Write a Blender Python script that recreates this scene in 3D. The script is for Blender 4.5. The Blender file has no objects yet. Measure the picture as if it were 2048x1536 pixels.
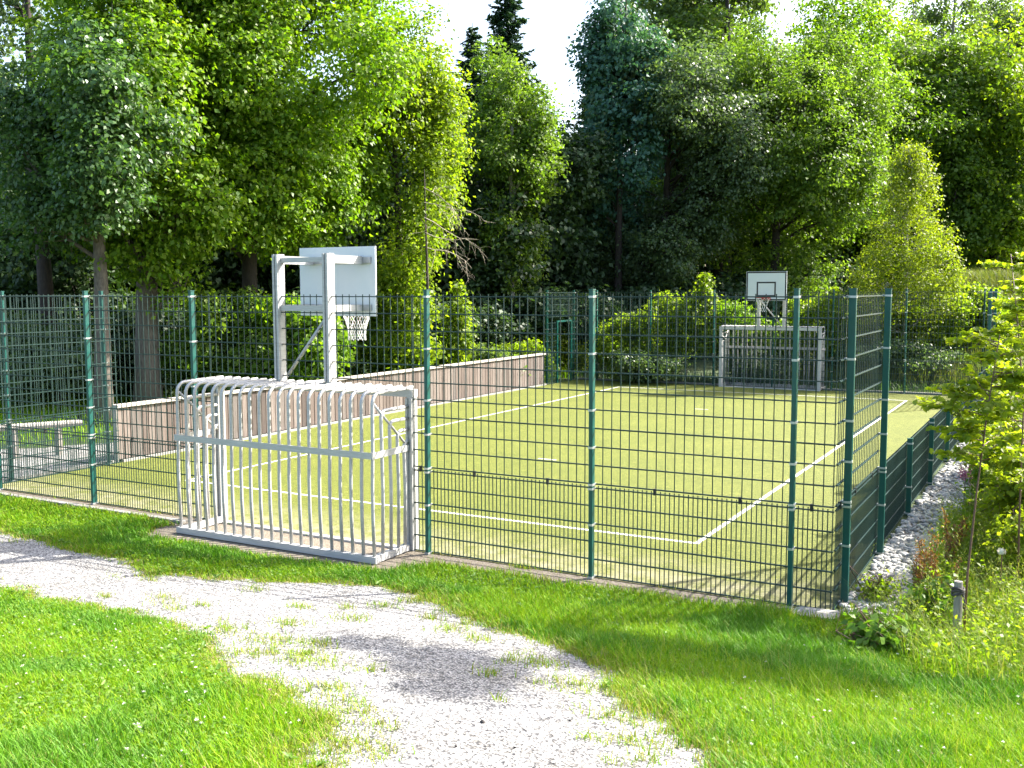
import bpy, math
import numpy as np
from mathutils import Matrix, Vector

# ------------------------------------------------------------------ camera, light, exposure
scene = bpy.context.scene
COL = scene.collection
F_PX, PIT, YAW, ROL = 2006.74, 0.0926, -0.5058, -0.0026
CAM = np.array([6.5385, -9.6966, 3.0946])
FW = np.array([math.sin(YAW)*math.cos(PIT), math.cos(YAW)*math.cos(PIT), -math.sin(PIT)])
_r = np.array([math.cos(YAW), -math.sin(YAW), 0.0]); _u = np.cross(_r, FW)
RT = math.cos(ROL)*_r + math.sin(ROL)*_u
UP = -math.sin(ROL)*_r + math.cos(ROL)*_u
cam_d = bpy.data.cameras.new('camera'); cam = bpy.data.objects.new('camera', cam_d); COL.objects.link(cam)
cam_d.sensor_width = 36.0; cam_d.lens = 36.0*F_PX/2048.0; cam_d.clip_start = 0.1; cam_d.clip_end = 3000
cam.matrix_world = Matrix(((RT[0], UP[0], -FW[0], CAM[0]), (RT[1], UP[1], -FW[1], CAM[1]), (RT[2], UP[2], -FW[2], CAM[2]), (0, 0, 0, 1)))
scene.camera = cam

SUN_EL = math.radians(41.5)
SUN_DIR = np.array([.6*math.cos(SUN_EL), .8*math.cos(SUN_EL), math.sin(SUN_EL)])
w = bpy.data.worlds.new('World'); scene.world = w; w.use_nodes = True
nt = w.node_tree; bg = nt.nodes['Background']
sky = nt.nodes.new('ShaderNodeTexSky'); sky.sky_type = 'NISHITA'; sky.sun_disc = False
sky.sun_elevation = SUN_EL; sky.sun_rotation = math.atan2(.6, .8); sky.air_density = 1.0; sky.dust_density = 4.0; sky.ozone_density = 1.0
nt.links.new(sky.outputs[0], bg.inputs[0]); bg.inputs[1].default_value = 0.15
sd = bpy.data.lights.new('sun', 'SUN'); sd.energy = 5.0; sd.angle = math.radians(0.5); sd.color = (1.0, .95, .86)
so = bpy.data.objects.new('sun', sd); COL.objects.link(so)
so.rotation_euler = Vector(SUN_DIR).to_track_quat('Z', 'Y').to_euler(); so.location = (10, 10, 30)
scene.view_settings.view_transform = 'Standard'; scene.view_settings.look = 'None'
scene.view_settings.exposure = 1.9; scene.view_settings.gamma = 1.0
cy = scene.cycles
cy.max_bounces = 8; cy.diffuse_bounces = 6; cy.glossy_bounces = 2; cy.transmission_bounces = 6; cy.caustics_reflective = False; cy.caustics_refractive = False

def ray(u, v): return FW + RT*(u-1024)/F_PX - UP*(v-768)/F_PX
def at(u, D):
    """ground position seen in picture column u (2048 wide) at forward distance D"""
    p = CAM + D*ray(u, 580); return float(p[0]), float(p[1])

# ------------------------------------------------------------------ helpers
rng = np.random.default_rng(7)

def sstep(a, b, x):
    t = np.clip((x-a)/(b-a), 0, 1); return t*t*(3-2*t)

def ground_z(x, y):
    x = np.asarray(x, float); y = np.asarray(y, float)
    s = np.maximum(0, -(y+.55)); ramp = s*s/(s+.5)
    g = .155*ramp*(.35+.65*sstep(-4.5, 4.0, x))
    g = g + .10*np.maximum(0, x-5.7)*sstep(-3, 1, y)*sstep(30, 20, y)
    hill = np.maximum(0, y-23.0)
    g = g + np.minimum(.40*hill*hill/(hill+1.5), 3.3)*sstep(-3, 3, x)
    g = g + np.minimum(.05*np.maximum(0, y-30), 2)*sstep(3, -3, x)
    return g

def vnoise(x, y, f, seed=0):
    r = np.random.default_rng(seed); o = 0
    for k in range(5):
        a = r.uniform(0, 6.283); ph = r.uniform(0, 6.283); ff = f*r.uniform(.6, 1.6)
        b = r.uniform(0, 6.283)
        o = o + np.sin(ff*(x*math.cos(a)+y*math.sin(a))+ph + 1.3*np.sin(ff*.7*(x*math.cos(b)+y*math.sin(b))))
    return o/5.0

def ground_hit(u, v):
    d = ray(u, v); zz = 0.0
    for _ in range(30):
        t = (zz-CAM[2])/d[2]; p = CAM+t*d; zz = .5*zz+.5*float(ground_z(p[0], p[1]))
    return float(p[0]), float(p[1])

def mesh_np(name, V, F, mat=None, smooth=False):
    """V (n,3); F (m,k) one polygon size"""
    V = np.asarray(V, np.float32); F = np.asarray(F, np.int32)
    me = bpy.data.meshes.new(name)
    me.vertices.add(len(V)); me.vertices.foreach_set('co', V.ravel())
    k = F.shape[1]
    me.loops.add(F.size); me.loops.foreach_set('vertex_index', F.ravel())
    me.polygons.add(len(F)); me.polygons.foreach_set('loop_start', np.arange(0, F.size, k, dtype=np.int32))
    if smooth: me.polygons.foreach_set('use_smooth', np.ones(len(F), bool))
    me.update(calc_edges=True); me.validate()
    if mat: me.materials.append(mat)
    return me

def link(name, me, parent=None, loc=None):
    o = bpy.data.objects.new(name, me); COL.objects.link(o)
    if parent: o.parent = parent
    if loc is not None: o.location = loc
    return o

def tag(o, label=None, cat=None, group=None, kind=None):
    if label: o['label'] = label
    if cat: o['category'] = cat
    if group: o['group'] = group
    if kind: o['kind'] = kind
    return o

def thing(name, label, cat, loc=(0, 0, 0), rz=0.0, group=None):
    o = bpy.data.objects.new(name, None); COL.objects.link(o); o.empty_display_size = .2
    o.location = loc; o.rotation_euler = (0, 0, rz); return tag(o, label, cat, group)

def copy_tree(o, parent=None):
    c = o.copy(); COL.objects.link(c)
    if parent: c.parent = parent
    for ch in list(o.children): copy_tree(ch, c)
    return c

class MB:
    """collects quads and small polygons into one mesh"""
    def __init__(s): s.v = []; s.f = []; s.n = 0
    def add(s, V, F):
        V = np.asarray(V, float); s.v.append(V); s.f += [tuple(int(i)+s.n for i in f) for f in F]; s.n += len(V); return s
    def box(s, a, b, bev=0.0):
        x0, y0, z0 = np.minimum(a, b); x1, y1, z1 = np.maximum(a, b)
        if bev <= 0:
            V = [(x0, y0, z0), (x1, y0, z0), (x1, y1, z0), (x0, y1, z0), (x0, y0, z1), (x1, y0, z1), (x1, y1, z1), (x0, y1, z1)]
            return s.add(V, [(3, 2, 1, 0), (4, 5, 6, 7), (0, 1, 5, 4), (1, 2, 6, 5), (2, 3, 7, 6), (3, 0, 4, 7)])
        e = bev; V = []                                 # prism along z with chamfered vertical edges
        for z in (z0, z1):
            V += [(x0+e, y0, z), (x1-e, y0, z), (x1, y0+e, z), (x1, y1-e, z), (x1-e, y1, z), (x0+e, y1, z), (x0, y1-e, z), (x0, y0+e, z)]
        F = [(7, 6, 5, 4, 3, 2, 1, 0), tuple(range(8, 16))]
        F += [(i, (i+1) % 8, 8+(i+1) % 8, 8+i) for i in range(8)]
        return s.add(V, F)
    def bar(s, p, q, wx, wz, up=(0, 0, 1)):
        p = np.asarray(p, float); q = np.asarray(q, float); d = q-p; d /= np.linalg.norm(d)
        up = np.asarray(up, float)
        if abs(d@up) > .98: up = np.array([1.0, 0, 0])
        r = np.cross(d, up); r /= np.linalg.norm(r); u = np.cross(r, d)
        V = []
        for c in (p, q):
            for a, b in ((-1, -1), (1, -1), (1, 1), (-1, 1)): V.append(c+r*a*wx/2+u*b*wz/2)
        return s.add(V, [(3, 2, 1, 0), (4, 5, 6, 7), (0, 1, 5, 4), (1, 2, 6, 5), (2, 3, 7, 6), (3, 0, 4, 7)])
    def tube(s, pts, rad, n=8, cap=True):
        pts = [np.asarray(p, float) for p in pts]; m = len(pts)
        if np.isscalar(rad): rad = [rad]*m
        V = []; prev = None
        for i in range(m):
            d = pts[min(i+1, m-1)]-pts[max(i-1, 0)]; d = d/(np.linalg.norm(d)+1e-9)
            if prev is None:
                a = np.array([0, 0, 1.0]) if abs(d[2]) < .9 else np.array([1.0, 0, 0])
                r = np.cross(d, a)
            else: r = prev-d*(prev@d)
            r /= np.linalg.norm(r)+1e-9; prev = r; u = np.cross(d, r)
            for k in range(n):
                t = 2*math.pi*k/n; V.append(pts[i]+rad[i]*(math.cos(t)*r+math.sin(t)*u))
        F = [(i*n+k, i*n+(k+1) % n, (i+1)*n+(k+1) % n, (i+1)*n+k) for i in range(m-1) for k in range(n)]
        if cap: F += [tuple(range(n-1, -1, -1)), tuple((m-1)*n+k for k in range(n))]
        return s.add(V, F)
    def mesh(s, name, mat, smooth=False):
        me = bpy.data.meshes.new(name); me.from_pydata(np.concatenate(s.v).tolist(), [], s.f); me.materials.append(mat)
        if smooth:
            me.polygons.foreach_set('use_smooth', np.ones(len(me.polygons), bool))
        me.update(); return me
    def build(s, name, mat, parent=None, smooth=False, loc=None): return link(name, s.mesh(name, mat, smooth), parent, loc)

# ------------------------------------------------------------------ materials
def nodes_of(name):
    m = bpy.data.materials.new(name); m.use_nodes = True; t = m.node_tree
    return m, t, t.nodes['Principled BSDF'], t.nodes['Material Output']
def N(t, typ, **kw):
    n = t.nodes.new(typ)
    for k, v in kw.items(): setattr(n, k, v)
    return n
def noise(t, scale, detail=4, rough=.6, coord='Object', mapscale=None):
    tc = N(t, 'ShaderNodeTexCoord'); nz = N(t, 'ShaderNodeTexNoise'); nz.inputs['Scale'].default_value = scale
    nz.inputs['Detail'].default_value = detail; nz.inputs['Roughness'].default_value = rough
    if mapscale:
        mp = N(t, 'ShaderNodeMapping'); mp.inputs['Scale'].default_value = mapscale
        t.links.new(tc.outputs[coord], mp.inputs[0]); t.links.new(mp.outputs[0], nz.inputs['Vector'])
    else: t.links.new(tc.outputs[coord], nz.inputs['Vector'])
    return nz
def ramp(t, src, stops):
    r = N(t, 'ShaderNodeValToRGB'); e = r.color_ramp.elements
    while len(e) < len(stops): e.new(.5)
    for k, (p, c) in enumerate(stops): e[k].position = p; e[k].color = (*c, 1)
    t.links.new(src, r.inputs[0]); return r
def mixc(t, fac, a, b, mode='MIX'):
    m = N(t, 'ShaderNodeMix', data_type='RGBA', blend_type=mode)
    for i, s in ((0, fac), (6, a), (7, b)):
        if isinstance(s, (int, float)): m.inputs[i].default_value = s
        elif isinstance(s, tuple): m.inputs[i].default_value = (*s, 1)
        else: t.links.new(s, m.inputs[i])
    return m.outputs[2]
def bump(t, b, src, strength=.3, dist=.02):
    n = N(t, 'ShaderNodeBump'); n.inputs['Strength'].default_value = strength; n.inputs['Distance'].default_value = dist
    t.links.new(src, n.inputs['Height']); t.links.new(n.outputs[0], b.inputs['Normal'])

def mat_simple(name, c1, c2, scale=20, rough=.5, metal=0.0, bmp=0.0, mapscale=None):
    m, t, b, o = nodes_of(name); nz = noise(t, scale, 5, .65, mapscale=mapscale)
    r = ramp(t, nz.outputs[0], [(.3, c1), (.7, c2)]); t.links.new(r.outputs[0], b.inputs['Base Color'])
    b.inputs['Roughness'].default_value = rough; b.inputs['Metallic'].default_value = metal
    if bmp: bump(t, b, nz.outputs[0], bmp, .01)
    return m

def mat_leaf(name, cols, trans=.4, rough=.5, spec=.4, tcol=None):
    """leaf to leaf colour differences by island, light passing through the blade"""
    m, t, b, o = nodes_of(name)
    g = N(t, 'ShaderNodeNewGeometry')
    k = len(cols); r = ramp(t, g.outputs['Random Per Island'], [(i/(k-1), c) for i, c in enumerate(cols)])
    t.links.new(r.outputs[0], b.inputs['Base Color']); b.inputs['Roughness'].default_value = rough; b.inputs['Specular IOR Level'].default_value = spec
    tr = N(t, 'ShaderNodeBsdfTranslucent'); c = mixc(t, 1.0, r.outputs[0], tcol or (1.25, 1.35, .42), 'MULTIPLY')
    t.links.new(c, tr.inputs[0]); mx = N(t, 'ShaderNodeMixShader'); mx.inputs[0].default_value = trans
    t.links.new(b.outputs[0], mx.inputs[1]); t.links.new(tr.outputs[0], mx.inputs[2]); t.links.new(mx.outputs[0], o.inputs[0])
    return m

M = {}
M['green'] = mat_simple('green_powder_coat', (.0035, .066, .056), (.006, .086, .072), 9, .36)
M['wire'] = mat_simple('shade_darkened_green_wire', (.0012, .021, .019), (.0022, .030, .027), 9, .45)  # same coating as the posts, darkened to carry the wires' shaded near side
M['band'] = mat_simple('steel_band', (.42, .45, .46), (.6, .62, .62), 40, .35, .6)
M['clip'] = mat_simple('black_plastic', (.006, .008, .01), (.012, .014, .016), 30, .5)
M['alu'] = mat_simple('brushed_aluminium', (.34, .338, .333), (.49, .486, .48), 6, .45, .12, 0, (1, 1, 14))
M['steel'] = mat_simple('galvanised_steel', (.34, .35, .36), (.48, .48, .48), 30, .4, .55)
M['white'] = mat_simple('white_board', (.58, .62, .64), (.63, .66, .67), 3, .4)
M['black'] = mat_simple('black_paint', (.01, .01, .015), (.016, .016, .02), 20, .5)
M['red'] = mat_simple('red_paint', (.42, .02, .03), (.5, .03, .04), 20, .4)
M['net'] = mat_simple('white_cord', (.62, .62, .6), (.75, .75, .73), 60, .8)
M['concrete'] = mat_simple('concrete', (.20, .193, .178), (.33, .315, .29), 12, .9, 0, .3)
M['bark'] = mat_simple('grey_bark', (.05, .042, .035), (.17, .145, .115), 7, .9, 0, .9, (6, 6, 1.2))
M['darkbark'] = mat_simple('dark_bark', (.018, .014, .012), (.055, .042, .034), 7, .9, 0, .9, (6, 6, 1.2))
M['birchbark'] = mat_simple('pale_bark', (.16, .15, .13), (.40, .38, .34), 5, .8, 0, .5, (2, 2, 9))
M['stem'] = mat_simple('reddish_stem', (.09, .045, .028), (.15, .08, .05), 30, .6)
M['twig'] = mat_simple('bare_twig', (.30, .26, .19), (.42, .37, .28), 20, .8)
M['stake'] = mat_simple('weathered_wood', (.16, .14, .125), (.33, .30, .27), 8, .85, 0, .4, (14, 14, 1))
M['rope'] = mat_simple('dark_rope', (.03, .027, .025), (.09, .08, .075), 60, .9, 0, .6)
M['capwood'] = mat_simple('pale_timber', (.36, .32, .28), (.48, .44, .385), 5, .7, 0, .2, (8, 1, 8))
M['stone'] = None

def mat_wall():
    m, t, b, o = nodes_of('larch_boards')
    g = N(t, 'ShaderNodeNewGeometry')
    r = ramp(t, g.outputs['Random Per Island'], [(0, (.055, .042, .036)), (.3, (.13, .100, .085)), (.65, (.205, .170, .150)), (1, (.10, .088, .080))])
    nz = noise(t, 4, 6, .7, mapscale=(10, 10, .8)); d = ramp(t, nz.outputs[0], [(.3, (.55, .5, .48)), (.6, (1, 1, 1))])
    t.links.new(mixc(t, 1.0, r.outputs[0], d.outputs[0], 'MULTIPLY'), b.inputs['Base Color']); b.inputs['Roughness'].default_value = .85
    bump(t, b, nz.outputs[0], .4, .01); return m
M['wall'] = mat_wall()

def mat_turf():
    m, t, b, o = nodes_of('artificial_turf')
    n1 = noise(t, 48, 6, 1.0); n2 = noise(t, .8, 5, .65); n3 = noise(t, 16, 6, .8, mapscale=(.45, 1, 1)); n4 = noise(t, 3.5, 5, .7)
    a = ramp(t, n1.outputs[0], [(.38, (.026, .042, .003)), (.50, (.096, .116, .014)), (.62, (.265, .275, .068))])
    c = ramp(t, n2.outputs[0], [(.3, (.84, .87, .80)), (.7, (1.08, 1.05, 1.06))])
    e = ramp(t, n3.outputs[0], [(.32, (.62, .66, .55)), (.68, (1.25, 1.22, 1.28))])
    k = mixc(t, 1.0, a.outputs[0], c.outputs[0], 'MULTIPLY'); k = mixc(t, 1.0, k, e.outputs[0], 'MULTIPLY')
    # sand infill shows where play and the fence wear the pile
    tc = N(t, 'ShaderNodeTexCoord'); sx = N(t, 'ShaderNodeSeparateXYZ'); t.links.new(tc.outputs['Object'], sx.inputs[0])
    mr = N(t, 'ShaderNodeMapRange'); mr.inputs[1].default_value = 1.5; mr.inputs[2].default_value = .1; t.links.new(sx.outputs[1], mr.inputs[0])
    ms = N(t, 'ShaderNodeMath', operation='MULTIPLY'); rr = ramp(t, n4.outputs[0], [(.35, (0, 0, 0)), (.65, (1, 1, 1))]); t.links.new(rr.outputs[0], ms.inputs[0]); t.links.new(mr.outputs[0], ms.inputs[1])
    k = mixc(t, ms.outputs[0], k, (.27, .25, .16))
    t.links.new(k, b.inputs['Base Color']); b.inputs['Roughness'].default_value = .75; b.inputs['Specular IOR Level'].default_value = .2
    bump(t, b, n1.outputs[0], .8, .015); return m
M['turf'] = mat_turf()

def mat_line():
    m, t, b, o = nodes_of('white_turf_fibre')
    n1 = noise(t, 150, 3, .8); a = ramp(t, n1.outputs[0], [(.3, (.52, .52, .44)), (.6, (.76, .76, .72))])
    t.links.new(a.outputs[0], b.inputs['Base Color']); b.inputs['Roughness'].default_value = .8; bump(t, b, n1.outputs[0], .5, .01); return m
M['line'] = mat_line()

def mat_gravel():
    m, t, b, o = nodes_of('pale_gravel')
    tc = N(t, 'ShaderNodeTexCoord')
    def vor(sc):
        vo = N(t, 'ShaderNodeTexVoronoi'); vo.inputs['Scale'].default_value = sc; t.links.new(tc.outputs['Object'], vo.inputs['Vector'])
        hs = N(t, 'ShaderNodeSeparateColor'); t.links.new(vo.outputs['Color'], hs.inputs[0]); return vo, hs
    vo, hs = vor(62); v2, h2 = vor(31)
    a = ramp(t, hs.outputs[0], [(0, (.06, .06, .068)), (.16, (.215, .21, .20)), (.5, (.355, .348, .333)), (1, (.50, .492, .475))])
    gap = ramp(t, vo.outputs['Distance'], [(.35, (1, 1, 1)), (.75, (.28, .28, .30))])
    big = ramp(t, h2.outputs[1], [(.0, (.42, .42, .44)), (.10, (.62, .61, .60)), (.14, (1, 1, 1))])
    n2 = noise(t, 1.4, 6, .7); c = ramp(t, n2.outputs[0], [(.3, (.76, .74, .70)), (.62, (1, 1, 1))])
    k = mixc(t, 1.0, a.outputs[0], gap.outputs[0], 'MULTIPLY'); k = mixc(t, 1.0, k, c.outputs[0], 'MULTIPLY'); k = mixc(t, 1.0, k, big.outputs[0], 'MULTIPLY')
    t.links.new(k, b.inputs['Base Color']); b.inputs['Roughness'].default_value = .9
    bump(t, b, vo.outputs['Distance'], .8, .014); return m
M['gravel'] = mat_gravel()

def mat_soil():
    m, t, b, o = nodes_of('lawn_soil')
    n1 = noise(t, 30, 5, .7); n2 = noise(t, .8, 4, .6)
    a = ramp(t, n1.outputs[0], [(.3, (.018, .032, .008)), (.7, (.05, .085, .018))])
    c = ramp(t, n2.outputs[0], [(.35, (.8, .9, .7)), (.7, (1.25, 1.1, 1))])
    t.links.new(mixc(t, 1.0, a.outputs[0], c.outputs[0], 'MULTIPLY'), b.inputs['Base Color']); b.inputs['Roughness'].default_value = .95
    bump(t, b, n1.outputs[0], .6, .04); return m
M['soil'] = mat_soil()
def mat_dirt():
    m, t, b, o = nodes_of('bare_earth')
    n1 = noise(t, 40, 6, .75); a = ramp(t, n1.outputs[0], [(.3, (.06, .047, .032)), (.5, (.15, .125, .092)), (.72, (.27, .245, .205))])
    t.links.new(a.outputs[0], b.inputs['Base Color']); b.inputs['Roughness'].default_value = .95; bump(t, b, n1.outputs[0], .7, .02); return m
M['dirt'] = mat_dirt()
M['verge'] = mat_simple('straw_earth', (.13, .11, .045), (.27, .22, .11), 26, .95, 0, .6)
def mat_pebble():
    m, t, b, o = nodes_of('river_pebbles')
    g = N(t, 'ShaderNodeNewGeometry')
    r = ramp(t, g.outputs['Random Per Island'], [(0, (.15, .15, .155)), (.35, (.32, .315, .30)), (.8, (.44, .43, .41)), (1, (.56, .55, .53))])
    nz = noise(t, 60, 4, .7); d = ramp(t, nz.outputs[0], [(.3, (.8, .8, .8)), (.6, (1, 1, 1))])
    t.links.new(mixc(t, 1.0, r.outputs[0], d.outputs[0], 'MULTIPLY'), b.inputs['Base Color']); b.inputs['Roughness'].default_value = .8; return m
M['stone'] = mat_pebble()

LEAF = dict(
    bright=mat_leaf('bright_maple_leaf', [(.085, .185, .010), (.135, .245, .013), (.19, .28, .018), (.11, .215, .012)], .55),
    mid=mat_leaf('mid_green_leaf', [(.08, .155, .02), (.125, .21, .028), (.17, .25, .036), (.10, .175, .026)], .55),
    teal=mat_leaf('dull_green_leaf', [(.04, .10, .032), (.07, .15, .045), (.105, .185, .055), (.055, .12, .038)], .45, .42, .5),
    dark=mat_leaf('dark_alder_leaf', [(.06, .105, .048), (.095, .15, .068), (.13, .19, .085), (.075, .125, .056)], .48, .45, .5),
    yellow=mat_leaf('yellow_green_leaf', [(.14, .20, .012), (.19, .25, .017), (.24, .28, .025), (.14, .205, .014)], .58),
    lime=mat_leaf('lime_leaf', [(.12, .20, .012), (.17, .255, .018), (.22, .28, .024), (.13, .215, .014)], .64, .5, .4, (1.3, 1.38, .42)),
    grey=mat_leaf('grey_green_leaf', [(.085, .14, .038), (.12, .185, .055), (.155, .215, .072), (.10, .16, .044)], .52),
    spruce=mat_leaf('spruce_needles', [(.022, .055, .034), (.034, .075, .046), (.048, .095, .055)], .2, .55, .3),
    bluespruce=mat_leaf('blue_spruce_needles', [(.04, .11, .085), (.058, .145, .105), (.08, .17, .12)], .32, .55, .3),
    sapling=mat_leaf('sapling_leaf', [(.16, .24, .015), (.22, .30, .02), (.28, .34, .03), (.17, .26, .018)], .62, .5, .35, (1.3, 1.3, .4)),
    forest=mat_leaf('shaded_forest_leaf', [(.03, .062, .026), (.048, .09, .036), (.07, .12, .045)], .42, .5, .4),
    rust=mat_leaf('rusty_dock_seed', [(.17, .06, .02), (.24, .10, .035), (.28, .15, .06), (.12, .07, .03)], .3),
    weed=mat_leaf('weed_leaf', [(.075, .165, .015), (.11, .215, .02), (.155, .25, .03)], .4),
)
GRASS = mat_leaf('grass_blade', [(.075, .215, .004), (.135, .305, .006), (.195, .345, .009), (.265, .36, .018), (.092, .24, .007)], .36, .6, .15, (1.35, 1.3, .4))
MEADOW = mat_leaf('meadow_blade', [(.07, .11, .02), (.11, .15, .028), (.15, .17, .05), (.17, .16, .07)], .35, .6, .25)
DEEPGRASS = mat_leaf('deep_grass_blade', [(.05, .155, .005), (.085, .225, .008), (.125, .265, .011), (.06, .18, .006)], .32, .55, .25)
DRYGRASS = mat_leaf('dry_grass_blade', [(.17, .20, .03), (.24, .25, .05), (.31, .28, .09), (.17, .22, .03)], .4, .6, .3)
TALLGRASS = mat_leaf('tall_grass_blade', [(.14, .20, .02), (.20, .25, .035), (.26, .28, .06), (.31, .29, .11)], .4, .6, .3)

# ------------------------------------------------------------------ setting: ground, court, paths
def axis(lo, a, b, hi, fine, far):
    c1 = a-np.geomspace(fine, a-lo, far)[::-1]; c2 = b+np.geomspace(fine, hi-b, far)
    return np.concatenate([c1, np.arange(a, b, fine), [b], c2])
def sheet(name, xs, ys, zfun, mat, keep=None):
    X, Y = np.meshgrid(xs, ys); V = np.stack([X, Y, zfun(X, Y)], -1).reshape(-1, 3)
    nx, ny = len(xs), len(ys); i = np.arange(nx-1)[None]+nx*np.arange(ny-1)[:, None]
    Fq = np.stack([i, i+1, i+1+nx, i+nx], -1).reshape(-1, 4)
    if keep is not None:
        c = V[Fq].mean(1); k = keep(c[:, 0], c[:, 1]); Fq = Fq[k]
        u, inv = np.unique(Fq.ravel(), return_inverse=True); V = V[u]; Fq = inv.reshape(-1, 4)
    return link(name, mesh_np(name, V, Fq, mat, True))
g = sheet('ground', axis(-260, -16, 11, 260, .2, 26), axis(-60, -11, 26, 320, .2, 26), ground_z, M['soil'])
tag(g, 'green lawn and ground around the court and under the trees', 'ground', kind='structure')

XW, XR, YF = -8.47, 4.70, 22.0         # wall line, right fence line, far fence line
turf = MB(); turf.add([(XW+.06, .02, .006), (XR-.05, .02, .006), (XR-.05, YF-.05, .006), (XW+.06, YF-.05, .006)], [(0, 1, 2, 3)])
tag(turf.build('court_turf', M['turf']), 'sunlit yellow green artificial turf of the court', 'turf', kind='structure')
ln = MB()
def lrect(x0, y0, x1, y1, z=.010): ln.add([(x0, y0, z), (x1, y0, z), (x1, y1, z), (x0, y1, z)], [(0, 1, 2, 3)])
LX0, LX1, LY0, LY1, LYM = -6.02, 2.67, 1.945, 20.06, 10.70
hw = .03
lrect(LX0-hw, LY0-hw, LX1+hw, LY0+hw); lrect(LX0-hw, LY1-hw, LX1+hw, LY1+hw)
lrect(LX0-hw, LY0+hw, LX0+hw, LYM-hw); lrect(LX1-hw, LY0+hw, LX1+hw, LYM-hw)
lrect(LX0-hw, LYM-hw, LX1+hw, LYM+hw)
lrect(LX0-hw, LYM+hw, LX0+hw, LY1-hw); lrect(LX1-hw, LYM+hw, LX1+hw, LY1-hw)
lrect(-1.92, 6.55, -1.55, 6.60); lrect(-1.92, 15.4, -1.55, 15.45)
tag(ln.build('court_lines', M['line']), 'white boundary and halfway lines laid into the turf', 'lines', kind='structure')

# path outline from the picture, laid on the rising lawn
PATH_PX = [(-620, 960), (-120, 1045), (0, 1068), (90, 1090), (160, 1112), (235, 1128), (300, 1152), (380, 1160), (520, 1166), (640, 1172), (760, 1180), (835, 1196), (880, 1232), (960, 1254),
           (1050, 1285), (1130, 1315), (1200, 1352), (1245, 1400), (1290, 1442), (1345, 1500), (1400, 1560), (1450, 1640), (760, 1640), (735, 1560), (690, 1500), (660, 1450), (600, 1400),
           (560, 1360), (500, 1335), (455, 1300), (420, 1268), (360, 1240), (280, 1220), (190, 1205), (100, 1188), (0, 1166), (-120, 1140), (-620, 1040)]
PATH = np.array([ground_hit(u, v) for u, v in PATH_PX])
BACKGR = np.array([(-8.75, -1.6), (-8.75, 2.5), (-8.9, 3.4), (-9.6, 4.6), (-10.6, 4.2), (-11.2, 3.0), (-12.8, 1.6), (-14.5, .2), (-14.5, -2.6)])
GBASE = np.array([(-3.75, -.02), (-3.8, -.62), (-3.55, -1.12), (-1.0, -1.10), (.15, -1.02), (.35, -.4), (.3, -.02)])   # earth patch round the near goal
STONES = np.array([(4.78, .02), (5.25, -.2), (5.5, .25), (5.36, 1.2), (5.32, 3.0), (5.34, 6.0), (5.35, 10.0), (5.25, 16.0), (4.80, 16.0)])
def sdist(poly, x, y):
    """signed distance to polygon, negative inside"""
    d = np.full(x.shape, 1e9); ins = np.zeros(x.shape, bool); n = len(poly)
    for i in range(n):
        a = poly[i]; b = poly[(i+1) % n]; e = b-a
        t = np.clip(((x-a[0])*e[0]+(y-a[1])*e[1])/(e@e), 0, 1)
        d = np.minimum(d, np.hypot(x-a[0]-t*e[0], y-a[1]-t*e[1]))
        c = ((a[1] > y) != (b[1] > y)) & (x < (b[0]-a[0])*(y-a[1])/(b[1]-a[1]+1e-12)+a[0]); ins ^= c
    return np.where(ins, -d, d)
def path_sd(x, y): return sdist(PATH, x, y)+.05+.12*vnoise(x, y, 3.0, 2)+.13*vnoise(x, y, 6.0, 3)+.07*vnoise(x, y, 17.0, 4)
sheet('path', np.arange(PATH[:, 0].min()-.3, PATH[:, 0].max()+.3, .05), np.arange(PATH[:, 1].min()-.3, PATH[:, 1].max()+.3, .05),
      lambda x, y: ground_z(x, y)+.010, M['gravel'], lambda x, y: path_sd(x, y) < .14)
tag(bpy.data.objects['path'], 'pale gravel footpath curving across the lawn', 'path', kind='structure')
sheet('gravel_path', np.arange(-15, -8.6, .06), np.arange(-3, 5, .06), lambda x, y: ground_z(x, y)+.010, M['gravel'],
      lambda x, y: sdist(BACKGR, x, y)+.12*vnoise(x, y, 4, 9) < 0)
tag(bpy.data.objects['gravel_path'], 'pale gravel beside the bench left of the court', 'path', kind='structure')
dirt_sd = lambda x, y: sdist(GBASE, x, y)+.07+.09*vnoise(x, y, 6, 11)
strip_sd = lambda x, y: np.maximum(np.abs(y+.13)-.14, np.abs(x+1.85)-6.6)+.09*vnoise(x, y, 5, 12)+.05*vnoise(x, y, 15, 13)
dirt_any = lambda x, y: np.minimum(dirt_sd(x, y), strip_sd(x, y))
sheet('bare_earth', np.arange(-8.8, 5.2, .05), np.arange(-1.4, .1, .05), lambda x, y: ground_z(x, y)+.005, M['dirt'], lambda x, y: (dirt_any(x, y) < .05) & (y < .0))
tag(bpy.data.objects['bare_earth'], 'strip of bare stony earth under the near fence and goal', 'earth', kind='structure')
sheet('path_verge', np.arange(PATH[:, 0].min()-.5, PATH[:, 0].max()+.5, .06), np.arange(PATH[:, 1].min()-.5, PATH[:, 1].max()+.5, .06),
      lambda x, y: ground_z(x, y)+.006, M['verge'], lambda x, y: np.abs(path_sd(x, y)-.08)-.16+.08*vnoise(x, y, 4, 18) < 0)
tag(bpy.data.objects['path_verge'], 'thin straw coloured bare verge along the gravel path', 'verge', kind='structure')
sheet('stone_bed', np.arange(4.74, 6.2, .08), np.arange(-.6, 16.2, .08), lambda x, y: ground_z(x, y)+.006, M['dirt'], lambda x, y: sdist(STONES, x, y)+.08*vnoise(x, y, 6, 14) < 0)
tag(bpy.data.objects['stone_bed'], 'earth bed under the pebbles beside the low fence', 'earth', kind='structure')

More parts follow.
